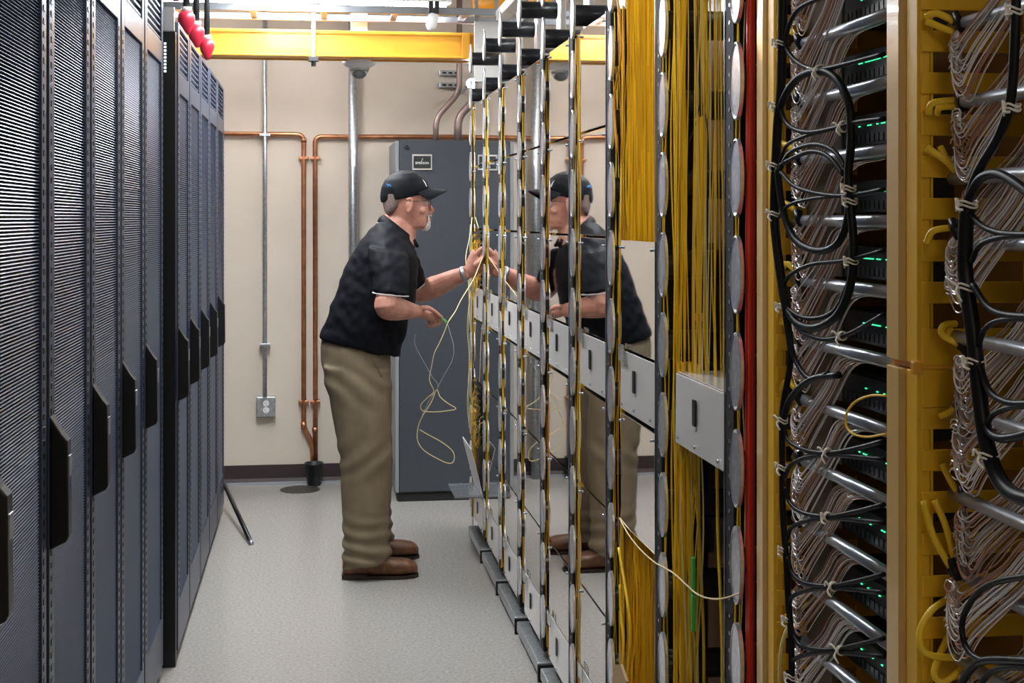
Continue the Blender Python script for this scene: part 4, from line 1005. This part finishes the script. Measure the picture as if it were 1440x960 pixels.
# ---- shoes
def shoe(x0, y, lab):
    L = 0.318
    # stations: x, half width, top, bottom
    st = [(0.0,0.026,0.085,0.014),(0.02,0.034,0.105,0.010),(0.06,0.037,0.118,0.010),(0.10,0.038,0.122,0.010),(0.135,0.042,0.114,0.010),(0.17,0.047,0.096,0.010),(0.21,0.052,0.080,0.010),(0.25,0.052,0.076,0.010),(0.280,0.046,0.070,0.014),(0.300,0.036,0.060,0.014),(0.312,0.020,0.044,0.018)]
    m = MB(); n = 20; rings = []
    for x, hw, zt, zb in st:
        rings.append([(x0+x, y+hw*math.copysign(abs(math.cos(a))**0.8, math.cos(a)), (zt+zb)/2+(zt-zb)/2*math.copysign(abs(math.sin(a))**0.8, math.sin(a))) for a in [2*math.pi*j/n for j in range(n)]])
    m.loft(rings)
    u = vox(m, 'shoe', M['leather'], 0.005, 2, man, lambda p: 0.0012*noise.noise(Vector(p)*60))
    outl = [(-0.003,0.018),(0.006,0.030),(0.05,0.040),(0.12,0.040),(0.17,0.049),(0.22,0.055),(0.26,0.054),(0.295,0.044),(0.313,0.024),(0.316,0.010)]
    pts = [(x0+a, y+w_) for a, w_ in outl]+[(x0+a, y-w_) for a, w_ in reversed(outl)]
    sub(MB().prism(pts, 'z', 0.001, 0.013), 'sole', M['sole'], u, smooth=False)
    sub(MB().prism([(x0-0.003,y-0.026),(x0+0.02,y-0.034),(x0+0.10,y-0.038),(x0+0.10,y+0.038),(x0+0.02,y+0.034),(x0-0.003,y+0.026)], 'z', 0.0, 0.021), 'heel', M['sole'], u, smooth=False)
    lc = MB()
    for i, (xx, zz) in enumerate(((0.135,0.120),(0.155,0.112),(0.175,0.102))):
        lc.tube(spline([(x0+xx,y-0.026,zz-0.012),(x0+xx+0.004,y-0.012,zz-0.001),(x0+xx,y+0.012,zz-0.001),(x0+xx+0.004,y+0.026,zz-0.012)],3),0.0022,6)
    lc.tube(spline([(x0+0.13,y,0.124),(x0+0.14,y-0.022,0.132),(x0+0.155,y-0.03,0.122),(x0+0.135,y,0.124)],4),0.0020,6)
    lc.tube(spline([(x0+0.13,y,0.124),(x0+0.145,y+0.02,0.133),(x0+0.16,y+0.03,0.121)],4),0.0020,6)
    sub(lc, 'laces', M['leather'], u)
pa = atZ_ = None
shoe(0.122, 5.955, 'near'); shoe(0.150, 6.285, 'far')
# wristband on the far wrist
w1, w2 = P3(650,385.5,0.138), P3(655,383.7,0.132)
sub_ = wobj(MB().tube([w1, w1*0.5+w2*0.5, w2], [0.0335,0.0345,0.0325], 18), 'wristwatch', M['steel'], man)

# ---- the patch cord he holds
def cordP(pix): return spline([atY(a, b, YM+dy) for a, b, dy in pix], 8)
t = thing('patch_cord', 'pale yellow patch cord with a green tip looping down from his right hand', 'patch cord', atY(623, 452, YM+hb))
def tt(mb, name, m, par=t):
    q = mb.obj(name, m, None, True); q.parent = par; q.matrix_parent_inverse = Matrix.Translation(-t.location); return q
tt(MB().tube([P3(621.5,447.5,hb-0.002), P3(625,450.5,hb), P3(628,453,hb)], [0.0045,0.0058,0.0045], 8), 'green_plug', M['green'])
tt(MB().tube(cordP([(683,353,fb),(676,368,.05),(668,388,-.02),(659,404,-.06),(648,422,-.09),(640,438,-.11),(630,453,hb),(625,466,hb),(618,482,hb),(611,496,hb),(607,514,hb),(604,534,hb),(610,550,hb),(601,559,hb),(592,569,hb),(594,577,hb),(610,579,hb),(632,577,hb),(641,574,hb),(630,567,hb),(619,558,hb),(614,548,hb),(606,566,hb),(594,585,hb),(588,600,hb),(587,618,hb),(595,632,hb),(612,643,hb),(630,651,hb),(638,648,hb),(637,635,hb),(622,622,hb),(604,612,hb),(590,604,hb)]), 0.0022, 6), 'yellow_cord', M['cord'])
tt(MB().tube(cordP([(629,454,hb),(633,468,hb),(638,487,hb),(636,506,hb),(624,528,hb),(614,548,hb)]), 0.0011, 5), 'thin_cord', M['clearcord'])
tt(MB().tube(cordP([(584,470,hb),(583,482,hb),(589,496,hb),(598,512,hb),(608,530,hb),(616,543,hb),(604,562,hb),(594,583,hb)]), 0.0011, 5), 'thin_cord', M['clearcord'])
o = MB().tube(spline([atY(a, b, y) for a, b, y in [(664,305,6.62),(661,330,6.55),(655,362,6.45),(658,385,6.40),(662,420,6.45),(664,480,6.5),(663,540,6.55),(667,610,6.6)]], 7), 0.0018, 6).obj('loose_cord', M['cord'], smooth=True)
tag(o, 'pale cord bowing out beside the hand at the far end of the frame', 'cord')
